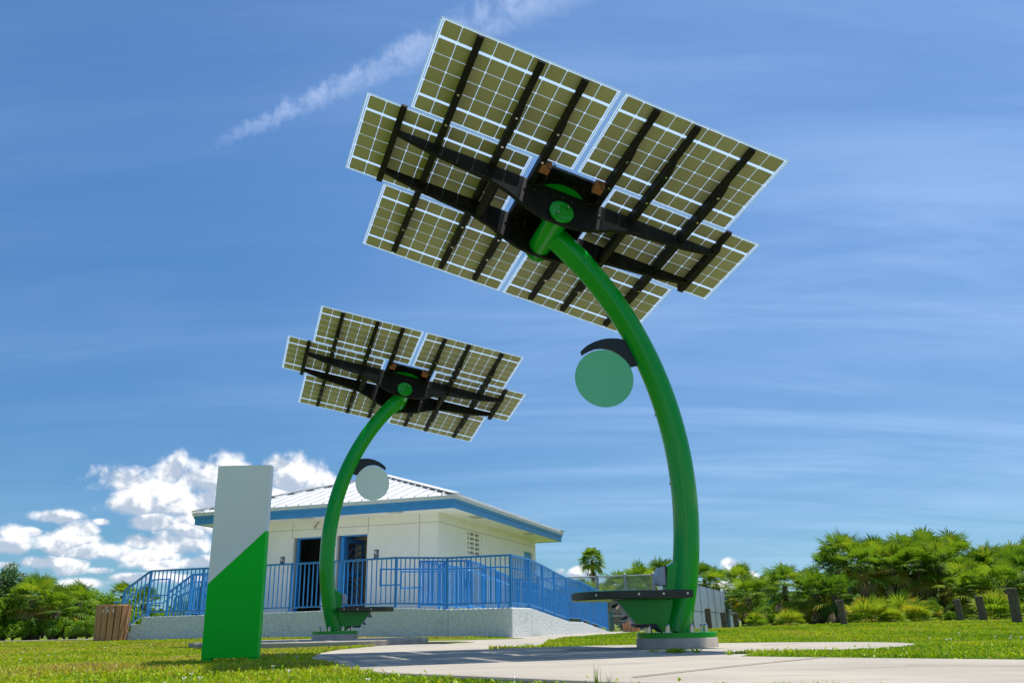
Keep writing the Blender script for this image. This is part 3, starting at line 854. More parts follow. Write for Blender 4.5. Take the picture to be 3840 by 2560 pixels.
# concrete block vent: bars between fifteen openings
g = MB()
yy0, yy1 = VY0, 7.86
g.box(XW1 - 0.14, XW1 - 0.03, yy0, yy0 + 0.03, VZ0, VZ1)
for yb in (7.00, 7.42):
    g.box(XW1 - 0.14, XW1 - 0.03, yb - 0.05, yb + 0.05, VZ0, VZ1)
g.box(XW1 - 0.14, XW1 - 0.03, yy1 - 0.05, VY1, VZ0, VZ1)
for q in range(6):
    zz = VZ0 + q * (VZ1 - VZ0) / 5
    g.box(XW1 - 0.139, XW1 - 0.031, VY0, VY1, max(VZ0, zz - 0.026), min(VZ1, zz + 0.026))
g.build('vent_grille', 'wall_cream', bl)
MB().box(XW1 - 0.5, XW1 - 0.45, VY0 - 0.2, VY1 + 0.2, VZ0 - 0.2, VZ1 + 0.2).build('vent_shade', 'bin_dark', bl)  # near-black sheet standing in for the shade behind the vent openings
sdr = MB().box(XW1 - 0.12, XW1 - 0.07, DY0 + 0.002, DY1 - 0.002, 0, DZ1 - 0.002).build('side_door', 'fascia_blue', bl)
MB().box(XW1 - 0.068, XW1 - 0.05, DY0 + 0.84, DY0 + 0.90, 1.6, 1.75).build('handle', 'steel', sdr)
# soffit, fascia, roof
o_ = 0.8
EX0, EX1, EY0, EY1 = XW0 - o_, XW1 + o_, YW0 - o_, YW1 + o_ + 0.05
MB().box(EX0 + 0.03, EX1 - 0.03, EY0 + 0.03, EY1 - 0.03, ZS, ZS + 0.03).build('soffit', 'soffit_cream', bl)
def rim(name, mat, grow, za, zb, th=0.03):
    a, b_, c_, d_ = EX0 - grow, EX1 + grow, EY0 - grow, EY1 + grow
    MB().box(a, b_, c_, c_ + th, za, zb).build(name, mat, bl)
    MB().box(b_ - th, b_, c_ + th, d_ - th, za, zb).build(name, mat, bl)
    MB().box(a, a + th, c_ + th, d_ - th, za, zb).build(name, mat, bl)
    MB().box(a, b_, d_ - th, d_, za, zb).build(name, mat, bl)
rim('fascia', 'fascia_blue', 0.0, 3.262, 3.430)
rim('fascia_trim', 'fascia_blue', 0.028, 3.432, 3.505, 0.058)
rim('drip_edge', 'drip_white', 0.060, 3.507, 3.600, 0.09)
ZE, ZP = 3.605, 5.02
xm = (EX0 + EX1) / 2
half_w = (EX1 - EX0) / 2
slope = (ZP - ZE) / half_w
g_ = 0.075
ax0, ax1, ay0, ay1 = EX0 - g_, EX1 + g_, EY0 - g_, EY1 + g_
hw_ = (ax1 - ax0) / 2
roof = bpy.data.objects.new('roof', None); C.objects.link(roof); roof.parent = bl; roof.location = (0, 0, 0)
def roofz(dist): return ZE + slope * dist
def panel(pts, seam):
    """sheet-metal pan from its plan outline + heights, with one standing seam along an edge"""
    mb = MB()
    n = len(pts)
    mb.poly([(p[0], p[1], p[2]) for p in pts] + [(p[0], p[1], p[2] - 0.02) for p in pts],
            [tuple(range(n)), tuple(range(n, 2 * n))[::-1]] + [(i, n + i, n + (i + 1) % n, (i + 1) % n) for i in range(n)])
    if seam:
        a, b_ = Vector(seam[0]), Vector(seam[1])
        if (b_ - a).length > 0.05:
            mb.bar(a + Vector((0, 0, 0.016)), b_ + Vector((0, 0, 0.016)), 0.030, 0.075)
    mb.build('roof_panel', 'roof_white', roof)
npan = 21
for face in ('front', 'back'):
    for i in range(npan):
        xa = ax0 + (ax1 - ax0) * i / npan; xb = ax0 + (ax1 - ax0) * (i + 1) / npan - 0.002
        da_ = min(xa - ax0, ax1 - xa); db_ = min(xb - ax0, ax1 - xb)
        def P3(x_, dd):
            return (x_, ay0 + dd, roofz(dd)) if face == 'front' else (x_, ay1 - dd, roofz(dd))
        pts = [P3(xa, 0), P3(xb, 0), P3(xb, db_)]
        if xa < xm < xb: pts.append(P3(xm, hw_))
        pts.append(P3(xa, da_))
        if da_ < 1e-6: pts = pts[:-1]
        panel(pts, (P3(xa, 0.0), P3(xa, da_)))
nside = 26
for face in ('right', 'left'):
    for i in range(nside):
        ya = ay0 + (ay1 - ay0) * i / nside; yb = ay0 + (ay1 - ay0) * (i + 1) / nside - 0.002
        da_ = min(ya - ay0, ay1 - ya, hw_); db_ = min(yb - ay0, ay1 - yb, hw_)
        def P3(y_, dd):
            return (ax1 - dd, y_, roofz(dd)) if face == 'right' else (ax0 + dd, y_, roofz(dd))
        pts = [P3(ya, 0), P3(yb, 0), P3(yb, db_), P3(ya, da_)]
        if da_ < 1e-6: pts = pts[:-1]
        panel(pts, (P3(ya, 0.0), P3(ya, da_)))
for (sx_, sy_) in ((ax0, ay0), (ax1, ay0), (ax0, ay1), (ax1, ay1)):
    peak_y = ay0 + hw_ if sy_ == ay0 else ay1 - hw_
    a, b_ = Vector((sx_, sy_, ZE + 0.045)), Vector((xm, peak_y, roofz(hw_) + 0.045))
    MB().bar(a, b_, 0.26, 0.022).build('hip_cap', 'roof_white', roof)
MB().bar((xm, ay0 + hw_, roofz(hw_) + 0.047), (xm, ay1 - hw_, roofz(hw_) + 0.047), 0.26, 0.024).build('ridge_cap', 'roof_white', roof)
# soffit lamps, camera bracket, drinking fountain recess
for (xa, xb, ya, yb) in ((-3.20, -2.93, 5.70, 6.17), (-3.22, -2.95, 11.0, 11.45), (-4.85, -4.45, 3.72, 3.98), (-7.7, -7.3, 3.72, 3.98)):
    MB().box(xa, xb, ya, yb, ZS - 0.03, ZS - 0.001).build('soffit_lamp', 'light_lens', bl, bevel=0.005)
MB().tube([(-7.42, 4.499, 3.22), (-7.42, 4.44, 3.20), (-7.45, 4.38, 3.10), (-7.49, 4.36, 3.04)], [0.012, 0.014, 0.03, 0.036], 8).build('camera_bracket', 'wall_joint', bl)
fo = thing('drinking_fountain', 'beige drinking fountain cabinet on the side wall behind the railings', 'fountain', BLD, BROT)
MB().box(XW1 + 0.002, XW1 + 0.14, 6.06, 7.05, 0.94, 1.60).build('cabinet', 'drip_white', fo, bevel=0.01)
for q in range(2):
    MB().box(XW1 + 0.1395, XW1 + 0.143, 6.16 + q * 0.24, 6.32 + q * 0.24, 1.28, 1.54).build('grille', 'bin_dark', fo)
MB().box(XW1 + 0.002, XW1 + 0.36, 6.6, 7.0, 1.12, 1.26).build('basin', 'wall_cream', fo, bevel=0.02)
for (xs, zc, lab) in ((-8.58, 2.168, 'small dark restroom sign left of the dark doorway'), (-5.524, 2.234, 'small dark restroom sign right of the doorway with the blue gate')):
    rs = thing('restroom_sign', lab, 'sign', bworld(xs, YW0 - 0.006, zc), BROT, 'restroom signs')
    MB().box(-0.073, 0.073, -0.004, 0.004, -0.114, 0.114).build('plate', 'sign_navy', rs)
    # figure, figure and wheelchair symbol, a line of lettering below
    for dx in (-0.048, -0.026):
        MB().tube([(dx, -0.007, 0.078), (dx, -0.0045, 0.078)], 0.0095, 10).build('pictogram', 'sign_mark', rs)
        MB().prism([(dx - 0.010, 0.064), (dx + 0.010, 0.064), (dx + 0.007, 0.02), (dx + 0.004, -0.012), (dx - 0.004, -0.012), (dx - 0.007, 0.02)], -0.0065, -0.0045, 'y').build('pictogram', 'sign_mark', rs)
    MB().box(-0.0385, -0.0365, -0.0062, -0.0046, -0.012, 0.086).build('pictogram', 'sign_mark', rs)
    wc = [(0.026 + 0.026 * math.cos(a), -0.0055, 0.014 + 0.026 * math.sin(a)) for a in np.linspace(2.0, 6.0, 16)]
    MB().tube(wc, 0.0042, 5).build('pictogram', 'sign_mark', rs)
    MB().tube([(0.012, -0.0055, 0.070), (0.016, -0.0055, 0.028), (0.038, -0.0055, 0.026), (0.052, -0.0055, -0.006)], 0.0055, 5).build('pictogram', 'sign_mark', rs)
    MB().tube([(0.011, -0.0072, 0.080), (0.011, -0.0045, 0.080)], 0.0085, 10).build('pictogram', 'sign_mark', rs)
    MB().box(-0.06, 0.06, -0.006, -0.0045, -0.043, -0.040).build('rule', 'sign_mark', rs)
    if xs < -6: continue
    cu_t = bpy.data.curves.new('lettering', 'FONT')
    cu_t.body = 'MEN'; cu_t.size = 0.036; cu_t.align_x = 'CENTER'; cu_t.extrude = 0.0008
    to = bpy.data.objects.new('lettering', cu_t)
    C.objects.link(to)
    dg = bpy.context.evaluated_depsgraph_get()
    tm = bpy.data.meshes.new_from_object(to.evaluated_get(dg))
    bpy.data.objects.remove(to)
    tm.materials.clear(); tm.materials.append(MATS['sign_mark'])
    lo_ = link('lettering', tm, rs, (0, -0.0055, -0.088)); lo_.rotation_euler = (R_(90), 0, 0)

# ------------------------------------------------------------------ railings
PICKET = {}
def picket_mesh(h):
    key = round(h, 3)
    if key not in PICKET:
        me = MB().box(-0.010, 0.010, -0.010, 0.010, 0, h).mesh('picket')
        me.materials.append(MATS['rail_blue'])
        PICKET[key] = me
    return PICKET[key]

def guard(label, pts, top=1.07, low=0.10, step=0.116, skip_first=False, group='blue picket railings', end_post=True):
    """guard rail through (x, y, floor z) points: posts, rails, pickets"""
    root = thing('guard_railing', label, 'railing', BLD, BROT, group)
    n = len(pts)
    for i, p in enumerate(pts):
        if (i == 0 and skip_first) or (i == n - 1 and not end_post): continue
        MB().box(p[0] - 0.025, p[0] + 0.025, p[1] - 0.025, p[1] + 0.025, p[2] - 0.06, p[2] + top - 0.021).build('post', 'rail_blue', root)
    for a, b_ in zip(pts[:-1], pts[1:]):
        A_, B_ = Vector(a), Vector(b_)
        MB().bar(A_ + Vector((0, 0, top)), B_ + Vector((0, 0, top)), 0.056, 0.040).build('top_rail', 'rail_blue', root)
        MB().bar(A_ + Vector((0, 0, low)), B_ + Vector((0, 0, low)), 0.036, 0.030).build('bottom_rail', 'rail_blue', root)
        L_ = (B_ - A_).length
        m_ = max(1, round((B_.xy - A_.xy).length / step))
        ang = math.atan2(B_.y - A_.y, B_.x - A_.x)
        for q in range(1, m_):
            p = A_.lerp(B_, q / m_)
            link('picket', picket_mesh(top - low - 0.03), root, (p.x, p.y, p.z + low + 0.010), ang)
    return root

guard('long blue picket railing along the front edge of the deck', [(-9.40, 0.07, 0.612), (-7.85, 0.07, 0.614), (-5.40, 0.07, 0.62), (-4.06, 0.07, 0.632), (-2.73, 0.07, 0.645), (-1.50, 0.07, 0.588), (-0.05, 0.07, 0.588)])
guard('blue picket railing sloping down the right side of the ramp', [(-0.05, 0.10, 0.588), (-0.05, 1.375, 0.583), (-0.05, 2.44, 0.50), (-0.05, 3.46, 0.40), (-0.05, 4.63, 0.303), (-0.05, 6.15, 0.283), (-0.05, 7.2, 0.19), (-0.05, 8.3, 0.094), (-0.05, 9.33, 0.005)], skip_first=True)
guard('short inner blue railing parallel to the deck front, right of the doorways', [(-2.60, 1.05, 0.62), (-1.98, 1.05, 0.60), (-1.39, 1.05, 0.588)], step=0.1)
guard('inner blue railing down the building side of the ramp', [(-1.39, 1.07, 0.588), (-1.39, 2.0, 0.54), (-1.39, 3.1, 0.44), (-1.39, 4.6, 0.305), (-1.39, 6.1, 0.285), (-1.39, 7.7, 0.147), (-1.39, 9.33, 0.005)], skip_first=True)
guard('blue railing sloping down the near side of the steps', [(-9.42, 0.07, 0.61), (-10.14, 0.07, 0.17)], top=1.07, low=0.10, skip_first=True)
guard('blue railing sloping down the far side of the steps', [(-8.75, 1.66, 0.61), (-9.42, 1.66, 0.61), (-10.14, 1.66, 0.17)], low=0.10)
guard('blue railing at the left end of the deck behind the steps', [(-9.42, 1.70, 0.61), (-9.42, 3.1, 0.61), (-9.42, 4.42, 0.61)], skip_first=True)
guard('blue railing beside the left wall of the restroom building', [(-10.45, 4.7, 0.61), (-11.6, 4.7, 0.61), (-11.6, 7.4, 0.61)])


guard('blue railing stepping down behind the steps at the left end', [(-9.45, 3.1, 0.61), (-10.3, 3.1, 0.35), (-11.1, 3.1, 0.10)], skip_first=True)
guard('inner blue railing running back from the doorway side to the building wall', [(-2.60, 1.10, 0.62), (-2.60, 2.2, 0.62), (-2.60, 3.3, 0.62), (-2.60, 4.4, 0.62)], skip_first=True, step=0.1)
guard('blue railing on the near side of the upper left landing', [(-8.72, 1.70, 0.61), (-8.72, 2.5, 0.61), (-8.72, 3.2, 0.61)], skip_first=True, step=0.1)

def handrail(label, paths, posts=()):
    root = thing('handrail', label, 'handrail', BLD, BROT, 'round blue handrails')
    for p in paths:
        MB().tube(p, 0.019, 10).build('pipe', 'rail_blue', root, True)
    for a, b_ in posts:
        MB().tube([a, b_], 0.009, 6).build('bracket', 'rail_blue', root)
    return root
handrail('round blue handrail inside the front railing with squared end loop', [[(-2.68, 0.16, 1.14), (-3.16, 0.16, 1.14)], [(-3.16, 0.16, 1.12), (-3.16, 0.16, 1.49)], [(-3.18, 0.16, 1.49), (-2.7, 0.16, 1.475), (-1.5, 0.16, 1.43), (-0.26, 0.16, 1.43), (-0.18, 0.16, 1.42), (-0.15, 0.24, 1.42), (-0.15, 1.35, 1.415), (-0.15, 4.6, 1.14), (-0.15, 6.1, 1.12), (-0.15, 9.3, 0.85)]],
         [((-2.73, 0.075, 1.40), (-2.73, 0.16, 1.46)), ((-1.5, 0.075, 1.36), (-1.5, 0.16, 1.42)), ((-0.06, 2.44, 1.28), (-0.15, 2.44, 1.32)), ((-0.06, 4.63, 1.08), (-0.15, 4.63, 1.13)), ((-0.06, 6.15, 1.05), (-0.15, 6.15, 1.11))])
handrail('round blue handrail on the inner ramp railing with squared end loop', [[(-2.50, 0.93, 1.10), (-3.02, 0.93, 1.10)], [(-3.02, 0.93, 1.08), (-3.02, 0.93, 1.47)], [(-3.04, 0.93, 1.47), (-2.5, 0.93, 1.45), (-1.35, 0.93, 1.43), (-1.29, 0.97, 1.43), (-1.28, 1.1, 1.42), (-1.28, 4.6, 1.14), (-1.28, 6.1, 1.12), (-1.28, 9.3, 0.85)]],
         [((-2.55, 1.05, 1.40), (-2.55, 0.93, 1.44)), ((-1.38, 2.0, 1.30), (-1.28, 2.0, 1.34)), ((-1.38, 3.1, 1.22), (-1.28, 3.1, 1.25)), ((-1.38, 4.6, 1.08), (-1.28, 4.6, 1.13))])
handrail('round blue handrail along the near side of the steps', [[(-8.92, 0.17, 1.08), (-8.92, 0.17, 1.48), (-9.38, 0.17, 1.48), (-10.20, 0.17, 0.98), (-10.48, 0.17, 0.98), (-10.48, 0.17, 0.70)], [(-8.92, 0.17, 1.10), (-9.40, 0.17, 1.10)]], [((-9.40, 0.075, 1.40), (-9.40, 0.17, 1.46))])
handrail('round blue handrail along the far side of the steps', [[(-8.5, 1.56, 1.08), (-8.5, 1.56, 1.48), (-9.38, 1.56, 1.48), (-10.20, 1.56, 0.98), (-10.62, 1.56, 0.98), (-10.62, 1.56, 0.62)], [(-8.5, 1.56, 1.10), (-8.76, 1.60, 1.10)]], [((-9.40, 1.65, 1.40), (-9.40, 1.56, 1.46))])

# ------------------------------------------------------------------ slatted bins
def slat_bin(loc, rad, h, label, nsl=16, tilt=0.03, chain=True):
    root = thing('slatted_bin', label, 'bin', loc, 0.12, 'brown slatted bins')
    MB().tube([(0, 0, 0.03), (0, 0, h - 0.03)], rad * 0.86, 20).build('liner', 'bin_dark', root, True)
    MB().tube([(0, 0, h - 0.004), (0, 0, h + 0.022)], [rad * 1.035, rad * 1.02], 32).build('rim', 'bin_slat', root, True)
    wid_ = 2 * math.pi * rad / nsl * 0.84
    mb = MB().prism([(-wid_ / 2, 0), (wid_ / 2, 0), (wid_ / 2 * 1.06, h - 0.006), (-wid_ / 2 * 1.06, h - 0.006)], -0.012, 0.012, 'y')
    me = mb.mesh('slat', bevel=0.003); me.materials.append(MATS['bin_slat'])
    for q in range(nsl):
        a = 2 * math.pi * (q + 0.5) / nsl
        s_ = link('slat', me, root, (rad * 0.955 * math.cos(a), rad * 0.955 * math.sin(a), 0))
        s_.rotation_euler = (tilt, 0, a - math.pi / 2 + math.pi)
    if chain:
        for dx in (-0.12, 0.0, 0.11):
            MB().box(dx - 0.012, dx + 0.012, -rad * 1.06, -rad * 1.03, h - 0.15, h - 0.10).build('hook', 'alu_frame', root)
        MB().tube([(-0.06 + 0.05 * t_, -rad * 1.065, h - 0.02 - 0.17 * math.sin(math.pi * min(1, t_ * 1.1 + .02)) ) for t_ in np.linspace(0, 1, 12)], 0.005, 5).build('chain', 'alu_frame', root)
    return root
slat_bin((-9.84, 21.52, 0.05), 0.37, 0.83, 'round brown slatted litter bin beside the deck steps')
slat_bin((3.42, 26.9, -0.03), 0.25, 0.44, 'low brown slatted bin behind the seat of the nearer solar tree', 14, chain=False)

# ------------------------------------------------------------------ fences
def chain_fence():
    root = thing('chain_link_fence', 'tall galvanised chain-link fence between ramp and screened fence', 'fence', (0, 0, 0))
    pa = Vector((at_y(1900, 2300, 29.6).x, 29.6)); pb = Vector((at_y(2455, 2300, 28.6).x, 28.6))
    zb = -0.08; H = 1.80
    d = (pb - pa); L = d.length; d = d / L
    P_ = lambda s_, z_: (pa.x + d.x * s_, pa.y + d.y * s_, z_)
    for px in (1915, 2020, 2246, 2348, 2452):
        s_ = (at_y(px, 2300, 29).x - pa.x) / d.x
        MB().tube([P_(s_, zb), P_(s_, zb + H + 0.05), P_(s_, zb + H + 0.085)], [0.048, 0.048, 0.015], 12).build('post', 'galvanised', root, True)
    MB().tube([P_(0, zb + H), P_(L, zb + H)], 0.022, 8).build('top_rail', 'galvanised', root, True)
    MB().tube([P_(0, zb + 0.55), P_(L, zb + 0.55)], 0.018, 8).build('mid_rail', 'galvanised', root, True)
    mb = MB()
    stp = 0.075
    for k_ in range(int((L + H) / stp)):
        for sg in (1, -1):
            s0 = k_ * stp if sg == 1 else k_ * stp - 0
            a0, a1 = (s0 - H, s0) if sg == 1 else (s0, s0 - H)
            # clip to the run
            ta, tb = 0.0, 1.0
            def clipat(v): return (v - a0) / (a1 - a0)
            lo_, hi_ = sorted((clipat(0.0), clipat(L)))
            ta, tb = max(ta, lo_), min(tb, hi_)
            if tb - ta < 0.02: continue
            p, q = P_(a0 + (a1 - a0) * ta, zb + H * ta), P_(a0 + (a1 - a0) * tb, zb + H * tb)
            mb.tube([p, q], 0.0042, 3, cap=False)
    o_ = mb.build('chain_link_mesh', 'galvanised', root)
    o_['kind'] = 'stuff'
chain_fence()

def screen_fence():
    root = thing('screened_fence', 'pale blue-grey screened fence receding behind the nearer solar tree', 'fence', (0, 0, 0))
    A_, B_ = Vector((4.62, 28.8)), Vector((12.55, 51.0))
    d = (B_ - A_); L = d.length; d /= L
    nn = Vector((-d.y, d.x))
    zb, H = -0.16, 1.86
    n = 10
    for i in range(n):
        s0, s1 = L * i / n + 0.035, L * (i + 1) / n - 0.035
        for (za, zc) in ((0.02, 0.80), (0.83, H - 0.03)):
            p, q = A_ + d * s0, A_ + d * s1
            t_ = nn * 0.012
            MB().poly([(*(p + t_), zb + za), (*(q + t_), zb + za), (*(q - t_), zb + za), (*(p - t_), zb + za), (*(p + t_), zb + zc), (*(q + t_), zb + zc), (*(q - t_), zb + zc), (*(p - t_), zb + zc)],
                      [(0, 3, 2, 1), (4, 5, 6, 7), (0, 1, 5, 4), (1, 2, 6, 5), (2, 3, 7, 6), (3, 0, 4, 7)]).build('screen_panel', 'screen_panel', root)
    for i in range(n + 1):
        p = A_ + d * (L * i / n)
        MB().tube([(p.x, p.y, zb - 0.1), (p.x, p.y, zb + H + 0.03)], 0.028, 8).build('post', 'screen_post' if i else 'alu_frame', root, True)
    for zz, rr in ((H, 0.028), (0.815, 0.020)):
        p = A_ + nn * 0.03; q = B_ + nn * 0.03
        MB().tube([(p.x, p.y, zb + zz), (q.x, q.y, zb + zz)], rr, 8).build('rail', 'galvanised', root, True)
screen_fence()
gp = MB().tube([(4.15, 27.9, 0.0), (4.15, 27.9, 0.62), (4.10, 27.9, 0.66), (3.0, 27.6, 0.66), (2.9, 27.6, 0.60), (2.9, 27.6, 0.0)], 0.03, 8).build('pipe_rail', 'green_pipe', None, True)
tag(gp, 'dark green pipe rail beyond the end of the ramp', 'rail')
bench = MB().box(2.55, 3.55, 33.0, 33.5, 0.55, 0.62).box(2.6, 2.7, 33.05, 33.45, -0.2, 0.55).box(3.4, 3.5, 33.05, 33.45, -0.2, 0.55).build('park_bench', 'green_pipe')
bench.hide_render = False
tag(bench, 'low dark green bench seen through the chain-link fence', 'bench')

# ------------------------------------------------------------------ timber bollards
ORD = ['first', 'second', 'third', 'fourth', 'fifth', 'sixth', 'seventh', 'eighth', 'ninth', 'tenth', 'eleventh', 'twelfth', 'thirteenth', 'fourteenth', 'fifteenth', 'sixteenth', 'seventeenth', 'eighteenth', 'nineteenth', 'twentieth',
       'twenty-first', 'twenty-second', 'twenty-third', 'twenty-fourth', 'twenty-fifth', 'twenty-sixth', 'twenty-seventh', 'twenty-eighth', 'twenty-ninth', 'thirtieth']
posts = [(2592, 2318, 2358, 31, 'mostly hidden behind the green pole base'), (2657, 2280, 2357, 30, 'against the screened fence, nearest the green pole'), (2714, 2294, 2357, 34, 'against the screened fence, middle of its three'), (2760, 2298, 2356, 36, 'at the far end of the screened fence'),
         (3145, 2290, 2343, 38, 'small and half hidden behind a taller leaning post'), (3160, 2247, 2349, 29, 'tall and leaning left, alone in mid lawn'),
         (3522, 2276, 2331, 38, 'smallest of the right-hand row'), (3597, 2246, 2329, 28, 'upright, in the right-hand row between small and leaning ones'), (3682, 2234, 2326, 25, 'leaning left, second from the right edge'), (3806, 2203, 2324, 20, 'largest, at the right edge of the photo')]
for (px, top, bot, dd, lab) in posts:
    b0 = at_y(px + (8 if px > 3000 else 4), bot, dd); t0 = at_y(px - (12 if px > 3000 else 4), top, dd)
    zg = float(ground(b0.x, b0.y))
    h_ = t0.z - zg
    root_ = thing('timber_bollard', 'weathered timber bollard, ' + lab, 'bollard', (b0.x, b0.y, zg), random.uniform(0, 3), 'timber bollards along the lawn')
    lean = Vector((0.10 if dd else 0, 0, 0))
    ph = random.uniform(0, 6)
    n = 14
    rings = []
    mb = MB()
    for zz in (-0.25, 0.0, h_ * 0.5, h_ - 0.012, h_):
        rr = 0.105 if zz < h_ - 0.005 else 0.092
        rings.append([((rr + 0.006 * math.sin(3 * a + ph) + random.uniform(-.003, .003)) * math.cos(a), (rr + 0.006 * math.sin(5 * a)) * math.sin(a), zz) for a in np.linspace(0, 2 * math.pi, n + 1)[:-1]])
    vv = [q for r__ in rings for q in r__]
    ff = [(i * n + k_, i * n + (k_ + 1) % n, (i + 1) * n + (k_ + 1) % n, (i + 1) * n + k_) for i in range(4) for k_ in range(n)] + [tuple(range(4 * n, 5 * n))]
    mb.poly(vv, ff)
    mb.build('post', 'post_wood', root_, True)
    dirx = Vector((t0.x - b0.x, 0, h_)).normalized()
    q0 = Vector((0, 0, 1)).rotation_difference(dirx)
    root_.rotation_mode = 'QUATERNION'; root_.rotation_quaternion = q0

# ------------------------------------------------------------------ plants
def fan_leaf(V_, F_, T_, o, a, up, R_len, pet, tint, nseg=22, spread=2.0, droop=0.35, wseg=0.030):
    """one fan: petiole then a hand of tapering segments"""
    a = a / np.linalg.norm(a)
    s = np.cross(a, up); s /= (np.linalg.norm(s) + 1e-9)
    nrm_ = np.cross(s, a)
    base = o + a * pet - np.array([0, 0, 0.10 * pet])
    n0 = len(V_)
    pw = 0.011
    V_ += [o - s * pw, o + s * pw, base + s * pw * .7, base - s * pw * .7]
    F_.append((n0, n0 + 1, n0 + 2, n0 + 3)); T_.append(min(1.0, tint + 0.12))
    for i in range(nseg):
        th = (-1 + 2 * (i + 0.5) / nseg) * spread + rng.uniform(-.05, .05)
        dr = math.cos(th) * a + math.sin(th) * s
        rl = R_len * (0.80 + 0.20 * math.cos(th * 0.7)) * rng.uniform(0.88, 1.08)
        side = np.cross(dr, nrm_)
        n0 = len(V_)
        w_ = wseg * R_len / 0.65
        mid = base + dr * rl * 0.55 + nrm_ * 0.05 * rl - np.array([0, 0, droop * 0.20 * rl])
        tip = base + dr * rl - np.array([0, 0, droop * rl * rng.uniform(.7, 1.3)])
        V_ += [base, mid + side * w_ + nrm_ * .012, tip, mid - side * w_ + nrm_ * .012]
        F_.append((n0, n0 + 1, n0 + 2, n0 + 3)); T_.append(float(np.clip(tint + rng.uniform(-.07, .07), 0, 1)))

def palm_crown(nleaf, R_len, pet, lo=-0.95, hi=1.5, green=0.45, yellow=0.12, nseg=20, droop=0.20):
    V_, F_, T_ = [], [], []
    for i in range(nleaf):
        az_ = i * 2.39996 + rng.uniform(-.3, .3)
        e_ = lo + (hi - lo) * ((i + 0.5) / nleaf) + rng.uniform(-.12, .12)
        a = np.array([math.cos(az_) * math.cos(e_), math.sin(az_) * math.cos(e_), math.sin(e_)])
        tnt = green + rng.uniform(-.34, .30)
        if e_ < 0.1 and rng.random() < yellow * 3.0: tnt = rng.uniform(.82, .97)
        fan_leaf(V_, F_, T_, np.array([0, 0, rng.uniform(-.08, .05)]), a, np.array([0, 0, 1.0]) if abs(a[2]) < .97 else np.array([1.0, 0, 0]), R_len * rng.uniform(.85, 1.12), pet * rng.uniform(.75, 1.15), tnt, nseg, rng.uniform(1.7, 2.3), droop * rng.uniform(.6, 1.3))
    return from_arrays('crown', V_, F_, 'palm_leaf', T_)

def skirt_mesh(n, R_len, pet):
    V_, F_, T_ = [], [], []
    for i in range(n):
        az_ = rng.uniform(0, 6.28)
        e_ = rng.uniform(-1.4, -0.55)
        a = np.array([math.cos(az_) * math.cos(e_), math.sin(az_) * math.cos(e_), math.sin(e_)])
        fan_leaf(V_, F_, T_, np.array([0, 0, -0.12 + rng.uniform(-.15, .05)]), a, np.array([math.cos(az_), math.sin(az_), 0.3]), R_len * .8, pet * .7, 0.98, 10, 0.7, 0.5, 0.03)
    me = from_arrays('skirt', V_, F_, 'dead_frond')
    return me

def trunk_mesh(h, r0=0.13, r1=0.11):
    pts = [(0.02 * math.sin(z_ * 2), 0.015 * math.cos(z_ * 1.7), z_) for z_ in np.linspace(-h, 0, 9)]
    return MB().tube(pts, [r0 + (r1 - r0) * i / 8 + 0.012 * (i % 2) for i in range(9)], 10).mesh('trunk', True)

CROWNS = [palm_crown(36, .58, .68, green=.4, yellow=.06), palm_crown(34, .62, .68, green=.45, yellow=.12), palm_crown(38, .55, .62, green=.15, yellow=.04), palm_crown(34, .60, .66, green=.55, yellow=.14)]
SKIRTS = [skirt_mesh(5, .48, .62), skirt_mesh(7, .5, .66)]
TRUNKS = [trunk_mesh(1.0), trunk_mesh(1.0, .16, .13)]
for tm_ in TRUNKS: tm_.materials.append(MATS['trunk'])
BUSHES = [palm_crown(30, .52, .50, lo=0.05, hi=1.45, green=.55, yellow=.06, nseg=18, droop=.15), palm_crown(24, .55, .55, lo=0.0, hi=1.4, green=.66, yellow=.10, nseg=18, droop=.15)]

def palm(px, py, dd, label, group, crown=0, skirt=0, scale=1.0, cat='palm'):
    c = at_y(px, py, dd)
    zg = float(ground(c.x, c.y)) - 0.03
    root = thing('fan_palm', label, cat, (c.x, c.y, zg), random.uniform(0, 6.28), group)
    hh = max(0.25, c.z - zg)
    tk = link('trunk', TRUNKS[crown % 2], root, (0, 0, hh)); tk.scale = (1, 1, hh + 0.1)
    cr = link('crown', CROWNS[crown % 4], root, (0, 0, hh)); cr.scale = (scale,) * 3
    if skirt is not None:
        sk = link('skirt', SKIRTS[skirt % 2], root, (0, 0, hh)); sk.scale = (scale,) * 3
    return root

def bush(px, py_base, dd, label, group, v=0, scale=1.0):
    c = at_y(px, 2330, dd)
    zg = float(ground(c.x, c.y)) - 0.05
    root = thing('palmetto', label, 'palmetto', (c.x, c.y, zg), random.uniform(0, 6.28), group)
    f_ = link('fronds', BUSHES[v % 2], root, (0, 0, 0.06)); f_.scale = (scale,) * 3
    tk = link('stem', TRUNKS[0], root, (0, 0, 0.12)); tk.scale = (.7, .7, .2)
    return root

